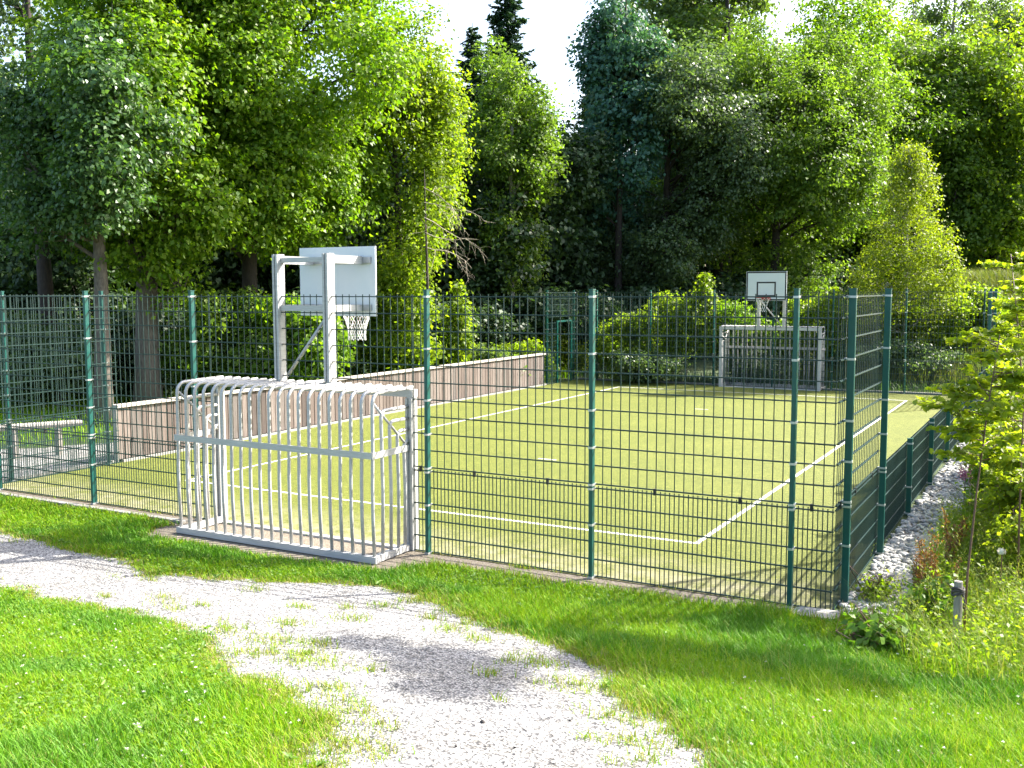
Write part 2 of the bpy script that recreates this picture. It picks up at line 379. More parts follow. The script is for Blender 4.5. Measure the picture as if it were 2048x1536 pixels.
# concrete edging (countable slabs)
kerb_label = ['pale concrete edging kerb under the near fence beneath the grass edge', 'weathered concrete kerb along the left court edge by the gravel', 'pale kerb along the foot of the board wall', 'pale kerb under the far fence']
for (a, b, lb) in [((-8.6, -.30, -.02), (-3.72, -.20, .035), kerb_label[0]), ((XW-.13, .05, -.02), (XW-.03, 2.58, .05), kerb_label[1]),
                   ((XW+.03, 2.68, -.02), (XW+.075, 19.64, .05), kerb_label[2]), ((XW+.1, YF+.05, -.02), (XR, YF+.13, .06), kerb_label[3])]:
    tag(MB().box(a, b).build('kerb', M['concrete']), lb, 'kerb')
for k, (x, y, sx, sy, rz) in enumerate([(4.56, -.16, .42, .26, .05), (5.02, -.05, .40, .32, .15), (5.12, 1.35, .42, .55, .1), (5.10, .72, .40, .5, -.08), (5.08, 3.3, .4, .5, .05)]):
    o = MB().box((-sx/2, -sy/2, -.03), (sx/2, sy/2, .028), .04).build('paving_slab', M['concrete'], loc=(x, y, float(ground_z(x, y))+.012)); o.rotation_euler = (.02, -.015, rz)
    tag(o, ['flat pale slab at the outer corner of the near fence on the lawn edge', 'pale slab set in pebbles in front of the corner post', 'large flat slab among pebbles beside the second tall post',
            'shaded slab among pebbles just behind the corner post', 'flat slab among pebbles along the low fence'][k], 'slab', 'slabs set among the pebbles')

# ------------------------------------------------------------------ mesh fences
def post_mesh(h, a, b, name='post'):
    m = MB(); m.box((-a/2, -b/2, -.06), (a/2, b/2, h), .006); return m.mesh(name, M['green'])
def cap_mesh(h, a, b): return MB().box((-a/2-.003, -b/2-.003, h), (a/2+.003, b/2+.003, h+.012)).mesh('cap', M['green'])
def clamp_mesh(a, b, side):
    m = MB(); t = .004
    for z in (0,):
        y0, y1 = -b/2-t, b/2+t
        if side > 0: y1 += .022
        else: y0 -= .022
        x0, x1 = -a/2-t, a/2+t
        m.box((x0, y0, z-.011), (-a/2, y1, z+.011)); m.box((a/2, y0, z-.011), (x1, y1, z+.011))
        m.box((-a/2, y0, z-.011), (a/2, -b/2, z+.011)); m.box((-a/2, b/2, z-.011), (a/2, y1, z+.011))
    return m.mesh('clamp', M['band'])
def panel(parent, x0, x1, zs, pitch, spike=.028, name='mesh_panel', zlow=None, y=.062, x_bend=None):
    """double-wire mesh in the local xz plane at local y"""
    m = MB(); z0 = (zs[-1] if zlow is None else zlow)
    n = max(1, int(round((x1-x0)/pitch))); xs = np.linspace(x0+.004, x1-.004, n+1)
    for x in xs: m.box((x-.0048, y-.003, z0-.01), (x+.0048, y+.003, zs[0]+spike))
    for z in zs:
        m.box((x0-.008, y-.011, z-.0062), (x1+.008, y-.003, z+.0062)); m.box((x0-.008, y+.003, z-.0062), (x1+.008, y+.011, z+.0062))
    return m.build(name, M['wire'], parent)
UPZ = [round(3.03-.2*k, 3) for k in range(11)]
LOZ = [.985, .79, .595, .40, .205, .02]
CLZ = [3.03, 2.43, 1.83, 1.43, 1.03, .985, .595, .02]

def fence(name, label, p0, p1, posts, spans, h=3.10, a=.045, b=.07, group='green mesh fences round the court', flip=False, zs_up=UPZ, zs_lo=LOZ, clz=CLZ, clips=()):
    """run from p0 towards p1; local x along the run, +y on the side the mesh hangs on"""
    d = np.array(p1, float)-np.array(p0, float); ang = math.atan2(d[1], d[0])
    t = thing(name, label, 'fence', (p0[0], p0[1], 0), ang, group)
    sg = -1 if flip else 1
    pm = post_mesh(h, a, b); cm = cap_mesh(h, a, b); km = clamp_mesh(a, b, sg)
    for x in posts:
        po = link('post', pm, t, (x, 0, 0)); po.rotation_euler = (.003*rng.normal(), .003*rng.normal(), 0); link('cap', cm, po)
        for z in clz: link('clamp', km, po, (0, 0, z))
    for s in spans:
        x0, x1, ups, los = s
        yy = sg*(b/2+.018)
        if ups: panel(t, x0, x1, ups, .1, y=yy)
        if los: panel(t, x0, x1, los, .05, y=yy)
    if clips:
        for x in clips:
            MB().box((x-.012, sg*(b/2+.018)-.016, .985-.012), (x+.012, sg*(b/2+.018)+.016, 1.03+.012)).build('clip', M['clip'], t)
    return t
OVER = UPZ[:6]   # the rows that run on above the near goal
X0 = -8.42
near = [-8.0, -5.80, -3.69, .05, 2.155, 4.275]
fence('mesh_fence', 'tall green mesh fence in front of the court with the goal set into it', (0, -.03), (1, -.03), near,
      [(X0, -8.0+.0, UPZ, LOZ), (-8.0, -5.80, UPZ, LOZ), (-5.80, -3.69, UPZ, LOZ), (-3.69, -3.44, UPZ[:-1]+[1.03], LOZ), (-3.44+.01, -.17-.01, OVER, None),
       (-.17, .05, UPZ, LOZ), (.05, 2.155, UPZ, LOZ), (2.155, 4.275, UPZ, LOZ), (4.275, 4.655, UPZ, LOZ)],
      clips=(-6.9, -5.0, -3.6, -.08, .66, 1.6, 2.85, 3.75, 4.45))
fence('mesh_fence', 'tall green mesh fence section running back from the near right corner', (XR+.02, .05), (XR+.02, 1), [.30, 2.44], [(.04, .30, UPZ, LOZ), (.30, 2.44, UPZ, LOZ)], clips=(.2, 1.0, 2.0))
fence('mesh_fence', 'tall green mesh fence section by the bench at the near left corner', (XW, .05), (XW, 1), [.45, 2.36], [(.0, .45, UPZ, LOZ), (.45, 2.55, UPZ, LOZ)], flip=True, clips=(1.0, 1.9))
fence('mesh_fence', 'low green mesh fence along the right side beside the pebble strip', (XR+.02, 2.49), (XR+.02, 3), [2.35, 4.83, 7.3, 9.8, 12.25, 14.7, 17.1],
      [(x, y, None, [1.0, .8, .6, .4, .2, .03]) for x, y in zip([.02, 2.35, 4.83, 7.3, 9.8, 12.25, 14.7], [2.35, 4.83, 7.3, 9.8, 12.25, 14.7, 17.1])], h=1.06, clz=[1.0, .4, .03])
fx = []
for u in (1194, 1300.5, 1428, 1547, 1667, 1814.6, 1970):
    d = ray(u, 580); tt = (YF-CAM[1])/d[1]; fx.append(float(CAM[0]+tt*d[0]))
fspan = [XW+.05]+fx+[XR]
fence('mesh_fence', 'tall green mesh fence across the far end behind the far goal', (0, YF+.03), (1, YF+.03), fx[0:], [(a_, b_, UPZ, LOZ) for a_, b_ in zip(fspan[:-1], fspan[1:])], flip=True)
# far left return with its open doorway
t = fence('mesh_fence', 'tall green mesh fence with an open doorway at the far end of the board wall', (XW, 19.7), (XW, 30), [.08, 2.12],
          [(0, .70, UPZ[5:], LOZ), (1.83, 2.3, UPZ[5:], LOZ), (0, 2.3, UPZ[:5], None)], flip=True)
df = MB(); df.box((.70, -.085, 0), (.75, -.035, 2.10)); df.box((1.78, -.085, 0), (1.83, -.035, 2.10)); df.box((.75, -.085, 2.05), (1.78, -.035, 2.10))
df.build('door_frame', M['green'], t)
fence('mesh_fence', 'tall green mesh fence section at the far right corner behind the saplings', (XR+.02, 19.65), (XR+.02, 30), [.0, 2.1], [(0, 2.3, UPZ, LOZ)])

# ------------------------------------------------------------------ board wall
wt = thing('board_wall', 'low wall of weathered brown vertical boards along the left side', 'wall', (XW, 2.65, 0))
m = MB(); yb = 0.0; k = 0
while yb < 16.95:
    wd = .115+.02*rng.random(); e = min(yb+wd, 16.97); dd = .006*rng.random()
    m.box((-.045-dd, yb, .055), (-.012-dd, e, 1.0-.004*rng.random())); yb = e+.020
m.build('boards', M['wall'], wt)
MB().box((-.095, 0, .06), (-.075, 16.97, .99)).build('backing', M['darkbark'], wt)
MB().box((-.12, -.03, 1.002), (.03, 17.0, 1.055)).build('cap_rail', M['capwood'], wt)
MB().box((-.12, -.035, 0), (.0, -.004, 1.0)).build('end_board', M['capwood'], wt)

# ------------------------------------------------------------------ goals with basketball boards
def arc(c, r, a0, a1, n, ax, ay):
    return [np.array(c)+r*(math.cos(t)*np.array(ax)+math.sin(t)*np.array(ay)) for t in np.linspace(a0, a1, n)]
def make_goal(label, loc, rz):
    """goal mouth in local y=0 facing +y, cage behind it at -y"""
    t = thing('goal', label, 'goal', loc, rz, 'goals with basketball boards')
    W, H, Dp = 1.53, 1.925, .69
    for s in (-1, 1):
        m = MB(); x = s*(W+.02)
        m.box((x-.045, .0, 0), (x+.045, .115, H-.077), .012); m.box((x-.045-.0, -.018, .02), (x-.018, -.0015, H-.09)); m.box((x+.018, -.018, .02), (x+.045, -.0015, H-.09))
        m.build('goal_post', M['alu'], t)
    m = MB(); m.box((-W-.065, .0, H-.075), (W+.065, .115, H+.013)); m.build('crossbar', M['alu'], t)
    MB().box((-W-.02, -.03, .005), (W+.02, .06, .03)).build('ground_bar', M['alu'], t)
    MB().box((-W-.05, -Dp-.045, .02), (W+.05, -Dp+.035, .095)).build('base_rail', M['alu'], t)
    for s in (-1, 1):
        MB().box((s*(W-.01)-.04, -Dp+.036, .02), (s*(W-.01)+.04, -.004, .095)).build('base_rail', M['alu'], t)
    R = .13; nb = 21
    m = MB()
    for x in np.linspace(-W, W, nb):
        b = .018
        pts = [(x, -Dp, .09), (x, -Dp-b, .55), (x, -Dp-b, .9), (x, -Dp-.004, 1.30), (x, -Dp, H+.025-R)]
        pts += [tuple(p) for p in arc((x, -Dp+R, H+.025-R), R, math.pi, math.pi/2, 6, (0, 1, 0), (0, 0, 1))[1:]]
        pts += [(x, .10, H+.035)]
        MB().tube(pts, .0205, 8).build('cage_bar', M['alu'], t, True)
    for s in (-1, 1):
        x = s*W
        for k, (yy, zt) in enumerate([(-.53, 1.74), (-.37, 1.60), (-.22, 1.47), (-.09, 1.33)]):
            r = .07
            pts = [(x, yy, .09), (x+s*.012, yy, .8), (x, yy, zt-r)]+[tuple(p) for p in arc((x, yy+r, zt-r), r, math.pi, math.pi/2, 5, (0, 1, 0), (0, 0, 1))[1:]]+[(x, .0, zt)]
            MB().tube(pts, .0205, 8).build('cage_bar', M['alu'], t, True)
        MB().tube([(x, -Dp+.02, H-.09), (x, -.02, 1.27)], .016, 8).build('brace', M['alu'], t, True)
        MB().box((x+s*.018, -Dp-.03, 1.215), (x+s*.028, -.002, 1.29)).build('mid_rail', M['alu'], t)
    MB().box((-W-.03, -Dp-.05, 1.215), (W+.03, -Dp-.038, 1.29)).build('mid_rail', M['alu'], t)
    # board carrier
    xm = .40; cx = -.04
    for s in (-1, 1):
        x = cx+s*xm; m = MB()
        m.box((x-.042, -.03, H+.015), (x+.042, .10, 3.56), .01); m.box((x-.042, -.048, H+.06), (x-.012, -.0315, 3.555)); m.box((x+.012, -.048, H+.06), (x+.042, -.0315, 3.555))
        m.build('mast', M['alu'], t)
    for s in (-1, 1):
        x = cx+s*xm
        MB().bar((x, .102, 3.49), (x, .655, 3.49), .07, .10).build('arm', M['alu'], t)
        MB().bar((x, .102, 2.885), (x, .655, 2.885), .05, .08).build('arm', M['alu'], t)
    MB().box((cx-xm+.043, .02, 3.455), (cx+xm-.043, .08, 3.515)).build('cross_tie', M['alu'], t)
    MB().box((cx-xm+.043, .0, 2.85), (cx+xm-.043, .03, 2.92)).build('cross_tie', M['alu'], t)
    for z in (2.885, 3.49):
        MB().box((cx-.56, .657, z-.04), (cx+.56, .680, z+.04)).build('bracket', M['steel'], t)
    MB().tube([(cx+xm-.06, .03, 2.76), (cx-.30, .03, H+.10)], .022, 8).build('brace', M['alu'], t, True)
    bd = MB().box((cx-.62, .682, 2.775), (cx+.62, .706, 3.665)).build('backboard', M['white'], t)
    m = MB(); y0, y1 = .7065, .709
    def frame(x0, x1, z0, z1, wd):
        m.box((x0, y0, z0), (x1, y1, z0+wd)); m.box((x0, y0, z1-wd), (x1, y1, z1)); m.box((x0, y0, z0+wd), (x0+wd, y1, z1-wd)); m.box((x1-wd, y0, z0+wd), (x1, y1, z1-wd))
    frame(cx-.61, cx+.61, 2.785, 3.655, .040); frame(cx-.295, cx+.295, 2.90, 3.35, .046)
    m.build('marking', M['black'], bd)
    yc = .71+.15+.225
    ring = MB(); ring.tube([(cx+.225*math.cos(a), yc+.225*math.sin(a), 2.875) for a in np.linspace(0, 2*math.pi, 25)], .017, 8, False)
    ring.box((cx-.14, .7095, 2.79), (cx+.14, .724, 2.895)); ring.bar((cx-.10, .722, 2.87), (cx-.10, yc-.195, 2.87), .018, .018); ring.bar((cx+.10, .722, 2.87), (cx+.10, yc-.195, 2.87), .018, .018)
    hp = ring.build('hoop', M['red'], t, True)
    nm = MB(); n = 12; rows = [(.215, 2.865), (.18, 2.77), (.145, 2.68), (.12, 2.59), (.115, 2.50), (.12, 2.44)]
    for k in range(n):
        for sgn in (1, -1):
            pts = []
            for i, (r, z) in enumerate(rows):
                a = 2*math.pi*(k+sgn*.5*i)/n; pts.append((cx+r*math.cos(a), yc+r*math.sin(a), z))
            nm.tube(pts, .0055, 5, False)
    nm.build('net', M['net'], hp)
    return t
make_goal('near white metal cage goal with basketball board seen from behind', (-1.77, -.0, 0), 0)
make_goal('far white metal cage goal with basketball board facing the court', (-1.63, 21.75, 0), math.pi)

# ------------------------------------------------------------------ rail bench by the left corner
bt = thing('rail_bench', 'pale timber rail bench on posts beside the left court corner', 'bench', (-9.25, 1.94, float(ground_z(-9.25, 1.94))))
d_ = np.array([-.36, -.93]); L0, L1 = 0, 0
pa = np.array([-10.62, 1.75, .60]); pb = np.array([-9.93, 3.02, .60])
bt.location = ((pa[0]+pb[0])/2, (pa[1]+pb[1])/2, 0)
o0 = np.array([bt.location[0], bt.location[1], 0])
m = MB(); m.tube([pa-o0, pb-o0], .062, 10); m.build('rail', M['capwood'], bt, False)
for f in (.18, .70):
    p = pa*(1-f)+pb*f-o0; MB().box((p[0]-.05, p[1]-.05, -.05), (p[0]+.05, p[1]+.05, .545), .01).build('leg', M['stake'], bt)

# ------------------------------------------------------------------ foliage generators
def unit(a): return a/(np.linalg.norm(a, axis=-1, keepdims=True)+1e-9)
def leaf_mesh(name, P, Nn, T, L, Wd, mat, hexa=False):
    T = unit(T-Nn*np.sum(T*Nn, -1, keepdims=True)); S = np.cross(Nn, T)
    L = np.asarray(L)[:, None]; Wd = np.asarray(Wd)[:, None]; n = len(P)
    if not hexa:
        V = np.stack([P-T*L*.5, P-T*L*.08+S*Wd*.5+Nn*Wd*.12, P+T*L*.5-Nn*Wd*.1, P-T*L*.08-S*Wd*.5+Nn*Wd*.12], 1).reshape(-1, 3)
        return mesh_np(name, V, np.arange(4*n).reshape(-1, 4), mat)
    V = np.stack([P-T*L*.5, P-T*L*.2+S*Wd*.46+Nn*Wd*.12, P+T*L*.2+S*Wd*.4+Nn*Wd*.10, P+T*L*.5-Nn*L*.08, P+T*L*.2-S*Wd*.4+Nn*Wd*.10, P-T*L*.2-S*Wd*.46+Nn*Wd*.12], 1).reshape(-1, 3)
    b = 6*np.arange(n)[:, None]
    return mesh_np(name, V, np.concatenate([b+[0, 1, 2, 3], b+[0, 3, 4, 5]], 1).reshape(-1, 4), mat)

def crown_points(r, lobes, n_leaf, per=42, cs=.45, flat=.55, shell=.55):
    """clusters of leaves through the lobes' volume, more of them near the outside"""
    wts = np.array([l[3]*l[4]+l[4]*l[5]+l[3]*l[5] for l in lobes], float); wts /= wts.sum()
    P = []; O = []; C = []
    for l, wt_ in zip(lobes, wts):
        k = max(4, int(n_leaf*wt_/per)); d = unit(r.normal(size=(k, 3)))
        rad = 1-shell*r.random(k)**1.6
        rad *= 1+.16*np.sin(5*d[:, 0]+l[0])*np.sin(4*d[:, 1]+l[1]+2*d[:, 2])+.10*r.normal(size=k)
        c = np.array(l[:3])+d*np.array(l[3:6])*rad[:, None]
        sz = cs*(.6+.8*r.random(k)); kk = np.maximum(6, (per*(.5+r.random(k))).astype(int))
        idx = np.repeat(np.arange(k), kk); q = r.normal(size=(len(idx), 3))*.55
        q[:, 2] = q[:, 2]*flat-.10*(q[:, 0]**2+q[:, 1]**2)
        P.append(c[idx]+q*sz[idx][:, None]); O.append(unit(.7*d[idx]+.6*q)); C.append(c)
    return np.concatenate(P), np.concatenate(O), C

def make_tree(name, label, cat, base, lobes, n_leaf, leaf, mat, bark='bark', tr=.16, h_trunk=None, seed=1, group=None, cs=.45, per=42, shell=.55, lean=(0, 0), twigs=10, up=.55, flat=.55, limb=.35, kind=None):
    r = np.random.default_rng(seed)
    t = thing(name, label, cat, base, 0, group)
    P, O, C = crown_points(r, lobes, n_leaf, per, cs, flat, shell)
    n = len(P); Nn = unit(O*.55+np.array([0, 0, up])+r.normal(size=(n, 3))*.55); T = unit(O+np.array([0, 0, -.45])+r.normal(size=(n, 3))*.5)
    L = leaf*(.7+.6*r.random(n))
    keep = P[:, 2] > .05; P, Nn, T, L = P[keep], Nn[keep], T[keep], L[keep]
    link('crown', leaf_mesh('crown', P, Nn, T, L, L*(.55+.25*r.random(len(L))), mat), t)
    top = max(l[2]+l[5]*.6 for l in lobes) if h_trunk is None else h_trunk
    m = MB(); nz = 9; ctr = []
    for i in range(nz):
        f = i/(nz-1); ctr.append((lean[0]*f*top+.12*tr*8*math.sin(3*f+seed)*f, lean[1]*f*top+.12*tr*8*math.cos(2.3*f+seed)*f, -.15+f*top))
    m.tube(ctr, [tr*(1.25 if i == 0 else 1)*(1-.85*(i/(nz-1))**1.1) for i in range(nz)], 9)
    for l, c in zip(lobes, C):
        f = np.clip((l[2]-l[5]*.8)/top, .12, .85); i = f*(nz-1); i0 = int(i); a = np.array(ctr[i0])*(1-(i-i0))+np.array(ctr[min(i0+1, nz-1)])*(i-i0)
        e = np.array(l[:3]); mid = (a+e)/2+r.normal(size=3)*.15+np.array([0, 0, .1*l[5]]); rr = tr*limb*(1-.5*f)
        m.tube([a, mid, e], [rr, rr*.75, rr*.45], 6)
        for q in c[r.permutation(len(c))[:twigs]]:
            s_ = mid*.4+e*.6 if r.random() < .6 else mid; mm = (s_+q)/2+r.normal(size=3)*.12
            m.tube([s_, mm, q], [rr*.32, rr*.22, .006], 5, False)
    m.build('trunk', M[bark], t, True)
    return t

def make_spruce(label, base, h, rad, mat, seed, tr=.18, group=None, dens=1.0, z0=.06, name='spruce_tree'):
    r = np.random.default_rng(seed); t = thing(name, label, 'tree', base, 0, group)
    P = []; Nn = []; T = []; L = []; br = MB(); br.tube([(0, 0, -.15), (.04, .02, h*.5), (0, 0, h)], [tr, tr*.6, .015], 8)
    z = h*z0
    while z < h*.985:
        f = z/h; ln_ = rad*(1-f)**.85*(.75+.4*r.random())+.16; nb = int(9+5*(1-f))
        for k in range(nb):
            a = r.uniform(0, 6.283); l_ = ln_*(.6+.5*r.random()); dr = -.28-.15*r.random()+.45*f
            d = np.array([math.cos(a), math.sin(a), 0.0]); ns = int(l_*16*dens)+6
            s = r.random(ns)**.7; p = d*l_*s[:, None]+np.array([0, 0, 1])*(z+l_*(dr*s+.25*s*s))[:, None]
            sd_ = np.cross(d, [0, 0, 1]); off = r.normal(size=ns)*.16*l_*(1.15-s); p = p+sd_*off[:, None]
            P.append(p); T.append(unit(d*.8+sd_*np.sign(off)[:, None]*.7+np.array([0, 0, -.35])+r.normal(size=(ns, 3))*.25))
            Nn.append(unit(np.array([0, 0, 1])+r.normal(size=(ns, 3))*.4)); L.append((.26+.26*r.random(ns))*min(1.0, .6+l_*.4))
            if k % 3 == 0: br.tube([(0, 0, z), tuple(d*l_*.9+np.array([0, 0, z+l_*(dr*.9+.2)]))], [.02, .006], 4, False)
        z += max(.14, .42*(1-f))*(.75+.5*r.random())
    P = np.concatenate(P); L = np.concatenate(L)
    link('crown', leaf_mesh('crown', P, np.concatenate(Nn), np.concatenate(T), L, L*.30, mat), t)
    br.build('trunk', M['darkbark'], t, True); return t

def base_at(u, D):
    x, y = at(u, D); return (x, y, float(ground_z(x, y)))
def ell(k, r, cx, cy, cz, rx, ry, rz, lr):
    """k sub-lobes scattered over an ellipsoid, lr relative size"""
    o = []
    for i in range(k):
        d = r.normal(size=3); d /= np.linalg.norm(d); q = .45+.4*r.random()
        s = lr*(.75+.5*r.random()); o.append((cx+d[0]*rx*q, cy+d[1]*ry*q, cz+d[2]*rz*q, rx*s, ry*s, rz*s*.8))
    return o

def spindle(k, r, z0, z1, rmax, peak=.35, sz=.42):
    o = []
    for i in range(k):
        f = (i+.5)/k; pr = (f/peak)**.6 if f < peak else ((1-f)/(1-peak))**.75
        a = 2.4*i+r.uniform(-.5, .5); q = rmax*pr*.62; s_ = max(.16*rmax, rmax*pr*sz)*(.8+.4*r.random())
        o.append((q*math.cos(a), q*math.sin(a), z0+(z1-z0)*f, s_, s_, s_*1.15))
    return o
def scaled(t, k): t.scale = (k, k, k); return t
# ------------------------------------------------------------------ named trees
R_ = np.random.default_rng(21)
# big bright maple whose crown fills the left centre
make_tree('maple_tree', 'huge bright yellow green maple crown towering behind the board wall', 'tree', base_at(500, 27.5), ell(34, R_, .6, .2, 8.6, 4.5, 4.0, 5.8, .32), 150000, .125, LEAF['bright'], 'darkbark', .26, seed=11, cs=.42, per=42, twigs=14, shell=.6)
make_tree('maple_tree', 'maple with mossy grey trunk standing directly behind the board wall', 'tree', base_at(287, 24.6), ell(16, R_, .2, .3, 8.2, 2.9, 2.6, 4.6, .45)+[(.5, -.6, 4.2, .9, .8, .9), (-.6, -.4, 4.8, 1.0, .9, .8), (.9, .3, 3.3, .6, .6, .7)], 66000, .125, LEAF['bright'], 'bark', .33, seed=12, cs=.40, twigs=10)
make_tree('broadleaf_tree', 'blue green leaved tree with bare grey trunk at the left edge', 'tree', base_at(196, 23.0), ell(16, R_, .7, -.3, 6.4, 2.2, 2.0, 2.4, .42)+[(-1.5, -.4, 4.6, .9, .8, .8), (.9, -.8, 4.9, .9, .8, .7), (-.6, -.6, 4.9, .8, .8, .7)], 38000, .115, LEAF['teal'], 'bark', .22, seed=13, cs=.36, twigs=10)
make_tree('broadleaf_tree', 'yellow green fringe tree with drooping bare twigs right of the maple', 'tree', base_at(800, 29.5), ell(12, R_, .3, 0, 7.2, 1.7, 1.7, 5.2, .36), 32000, .11, LEAF['lime'], 'darkbark', .16, seed=14, cs=.45, twigs=10)
make_tree('broadleaf_tree', 'dark tree with tall forked black trunk in the upper left corner', 'tree', base_at(95, 26.5), [(-1.6, .3, 11.2, 1.6, 1.5, 1.6), (1.2, 0, 12.3, 1.3, 1.3, 1.3), (-2.2, 0, 8.6, 1.3, 1.2, 1.3), (.2, .5, 9.4, 1.0, 1.0, .8), (-1.0, -.3, 7.0, 1.6, 1.2, 1.2)], 9000, .15, LEAF['dark'], 'darkbark', .24, seed=15, cs=.5, twigs=12)
make_tree('slender_tree', 'slim mid green tree in front of the dark spruce at the sky gap', 'tree', base_at(1026, 38), ell(24, R_, 0, 0, 7.7, 1.9, 1.8, 5.3, .36), 34000, .14, LEAF['mid'], 'birchbark', .14, seed=16, cs=.40, twigs=12, shell=.7)
make_spruce('dark pointed spruce rising highest beside the central sky gap', base_at(1015, 47), 18.2, 3.2, LEAF['spruce'], 31, dens=1.1)
make_spruce('shorter dark spruce with a feathery tip left of the central sky gap', base_at(948, 45), 14.8, 3.2, LEAF['spruce'], 32, dens=1.1)
make_tree('blue_conifer', 'dense blue green conifer right of the central sky gap', 'tree', base_at(1238, 43), ell(14, R_, 0, 0, 10.5, 2.0, 2.0, 6.0, .42), 20000, .20, LEAF['bluespruce'], 'darkbark', .2, seed=17, cs=.5, shell=.5)
scaled(make_tree('alder_tree', 'large dark alder with shaded lower boughs behind the far fence', 'tree', base_at(1325, 43.5), ell(40, R_, -.1, 0, 6.7, 4.0, 3.4, 5.0, .32), 95000, .115, LEAF['dark'], 'darkbark', .2, seed=18, cs=.38, twigs=12, shell=.6), 1.24)
scaled(make_tree('alder_tree', 'broad alder with grey green sunlit top behind the far basketball board', 'tree', base_at(1545, 44.5), ell(40, R_, .2, 0, 6.9, 3.9, 3.4, 5.2, .32), 95000, .115, LEAF['mid'], 'darkbark', .2, seed=19, cs=.38, twigs=12, shell=.6), 1.24)
scaled(make_tree('broadleaf_tree', 'tall thin crowned tree reaching above the frame over the alders', 'tree', base_at(1450, 52), ell(14, R_, 0, 0, 11.5, 3.0, 2.5, 5.0, .34), 24000, .16, LEAF['grey'], 'darkbark', .2, seed=20, cs=.45, shell=.7, twigs=16), 1.42)
scaled(make_tree('broadleaf_tree', 'golden green rounded tree top at the upper right', 'tree', base_at(1730, 58), ell(18, R_, 0, 0, 8.6, 2.6, 2.4, 4.8, .36), 44000, .13, LEAF['lime'], 'darkbark', .18, seed=22, cs=.45), 1.45)
scaled(make_tree('alder_tree', 'grey green alder filling the gap between the two broad alders', 'tree', base_at(1440, 49), ell(26, R_, 0, 0, 6.6, 3.0, 2.8, 5.0, .34), 52000, .12, LEAF['mid'], 'darkbark', .18, seed=28, cs=.40), 1.42)
scaled(make_tree('broadleaf_tree', 'bright green tree behind the young birch left of the golden tree top', 'tree', base_at(1665, 53), ell(26, R_, 0, 0, 6.2, 3.0, 2.8, 5.0, .34), 52000, .12, LEAF['bright'], 'darkbark', .18, seed=29, cs=.40), 1.6)
scaled(make_tree('broadleaf_tree', 'leafy green tree right of the young birch under the poplar', 'tree', base_at(1830, 56), ell(22, R_, 0, 0, 5.2, 2.6, 2.4, 4.6, .34), 42000, .12, LEAF['mid'], 'darkbark', .18, seed=30, cs=.40), 1.6)
scaled(make_tree('poplar_tree', 'airy silver green poplar against the sky at the upper right', 'tree', base_at(1885, 62), spindle(26, R_, 3.0, 13.5, 2.2, .5, .36), 24000, .13, LEAF['grey'], 'birchbark', .15, seed=23, cs=.42, shell=.8, twigs=16), 1.55)
scaled(make_tree('poplar_tree', 'thin topped poplar between the golden tree and the silver poplar', 'tree', base_at(1815, 66), spindle(24, R_, 3.0, 14.5, 2.2, .5, .36), 22000, .12, LEAF['mid'], 'birchbark', .15, seed=33, cs=.42, shell=.8, twigs=14), 1.4)
scaled(make_tree('broadleaf_tree', 'bright airy tree top over the right edge', 'tree', base_at(1965, 66), ell(22, R_, 0, 0, 8.6, 2.8, 2.6, 5.4, .32), 30000, .13, LEAF['grey'], 'darkbark', .18, seed=34, cs=.45, shell=.75, twigs=14), 1.5)
scaled(make_tree('broadleaf_tree', 'tall green crown behind the blue green conifer', 'tree', base_at(1340, 58), ell(22, R_, 0, 0, 9.5, 2.8, 2.6, 5.4, .32), 30000, .13, LEAF['grey'], 'darkbark', .18, seed=35, cs=.45, shell=.75, twigs=14), 1.5)
scaled(make_tree('broadleaf_tree', 'tall green tree filling the right edge behind the bank', 'tree', base_at(1985, 56), ell(26, R_, 0, 0, 4.9, 2.8, 2.4, 5.0, .34), 30000, .14, LEAF['lime'], 'darkbark', .18, seed=24, cs=.45), 1.62)
scaled(make_tree('broadleaf_tree', 'mid green tree between the young birch and the right edge', 'tree', base_at(1895, 56), ell(18, R_, 0, 0, 3.8, 2.1, 2.0, 4.4, .38), 30000, .14, LEAF['mid'], 'darkbark', .16, seed=25, cs=.45), 1.75)
scaled(make_tree('broadleaf_tree', 'grey green round topped tree at the far right skyline', 'tree', base_at(2040, 62), ell(14, R_, 0, 0, 8.0, 2.4, 2.2, 5.0, .42), 22000, .16, LEAF['grey'], 'darkbark', .16, seed=26, cs=.45), 1.35)
make_tree('birch_tree', 'young yellow green weeping birch on the bank behind the far fence', 'tree', base_at(1812, 33), spindle(60, R_, .4, 7.1, 2.25, .36, .25), 30000, .085, LEAF['yellow'], 'birchbark', .07, seed=27, cs=.30, per=40, flat=.8, twigs=10)

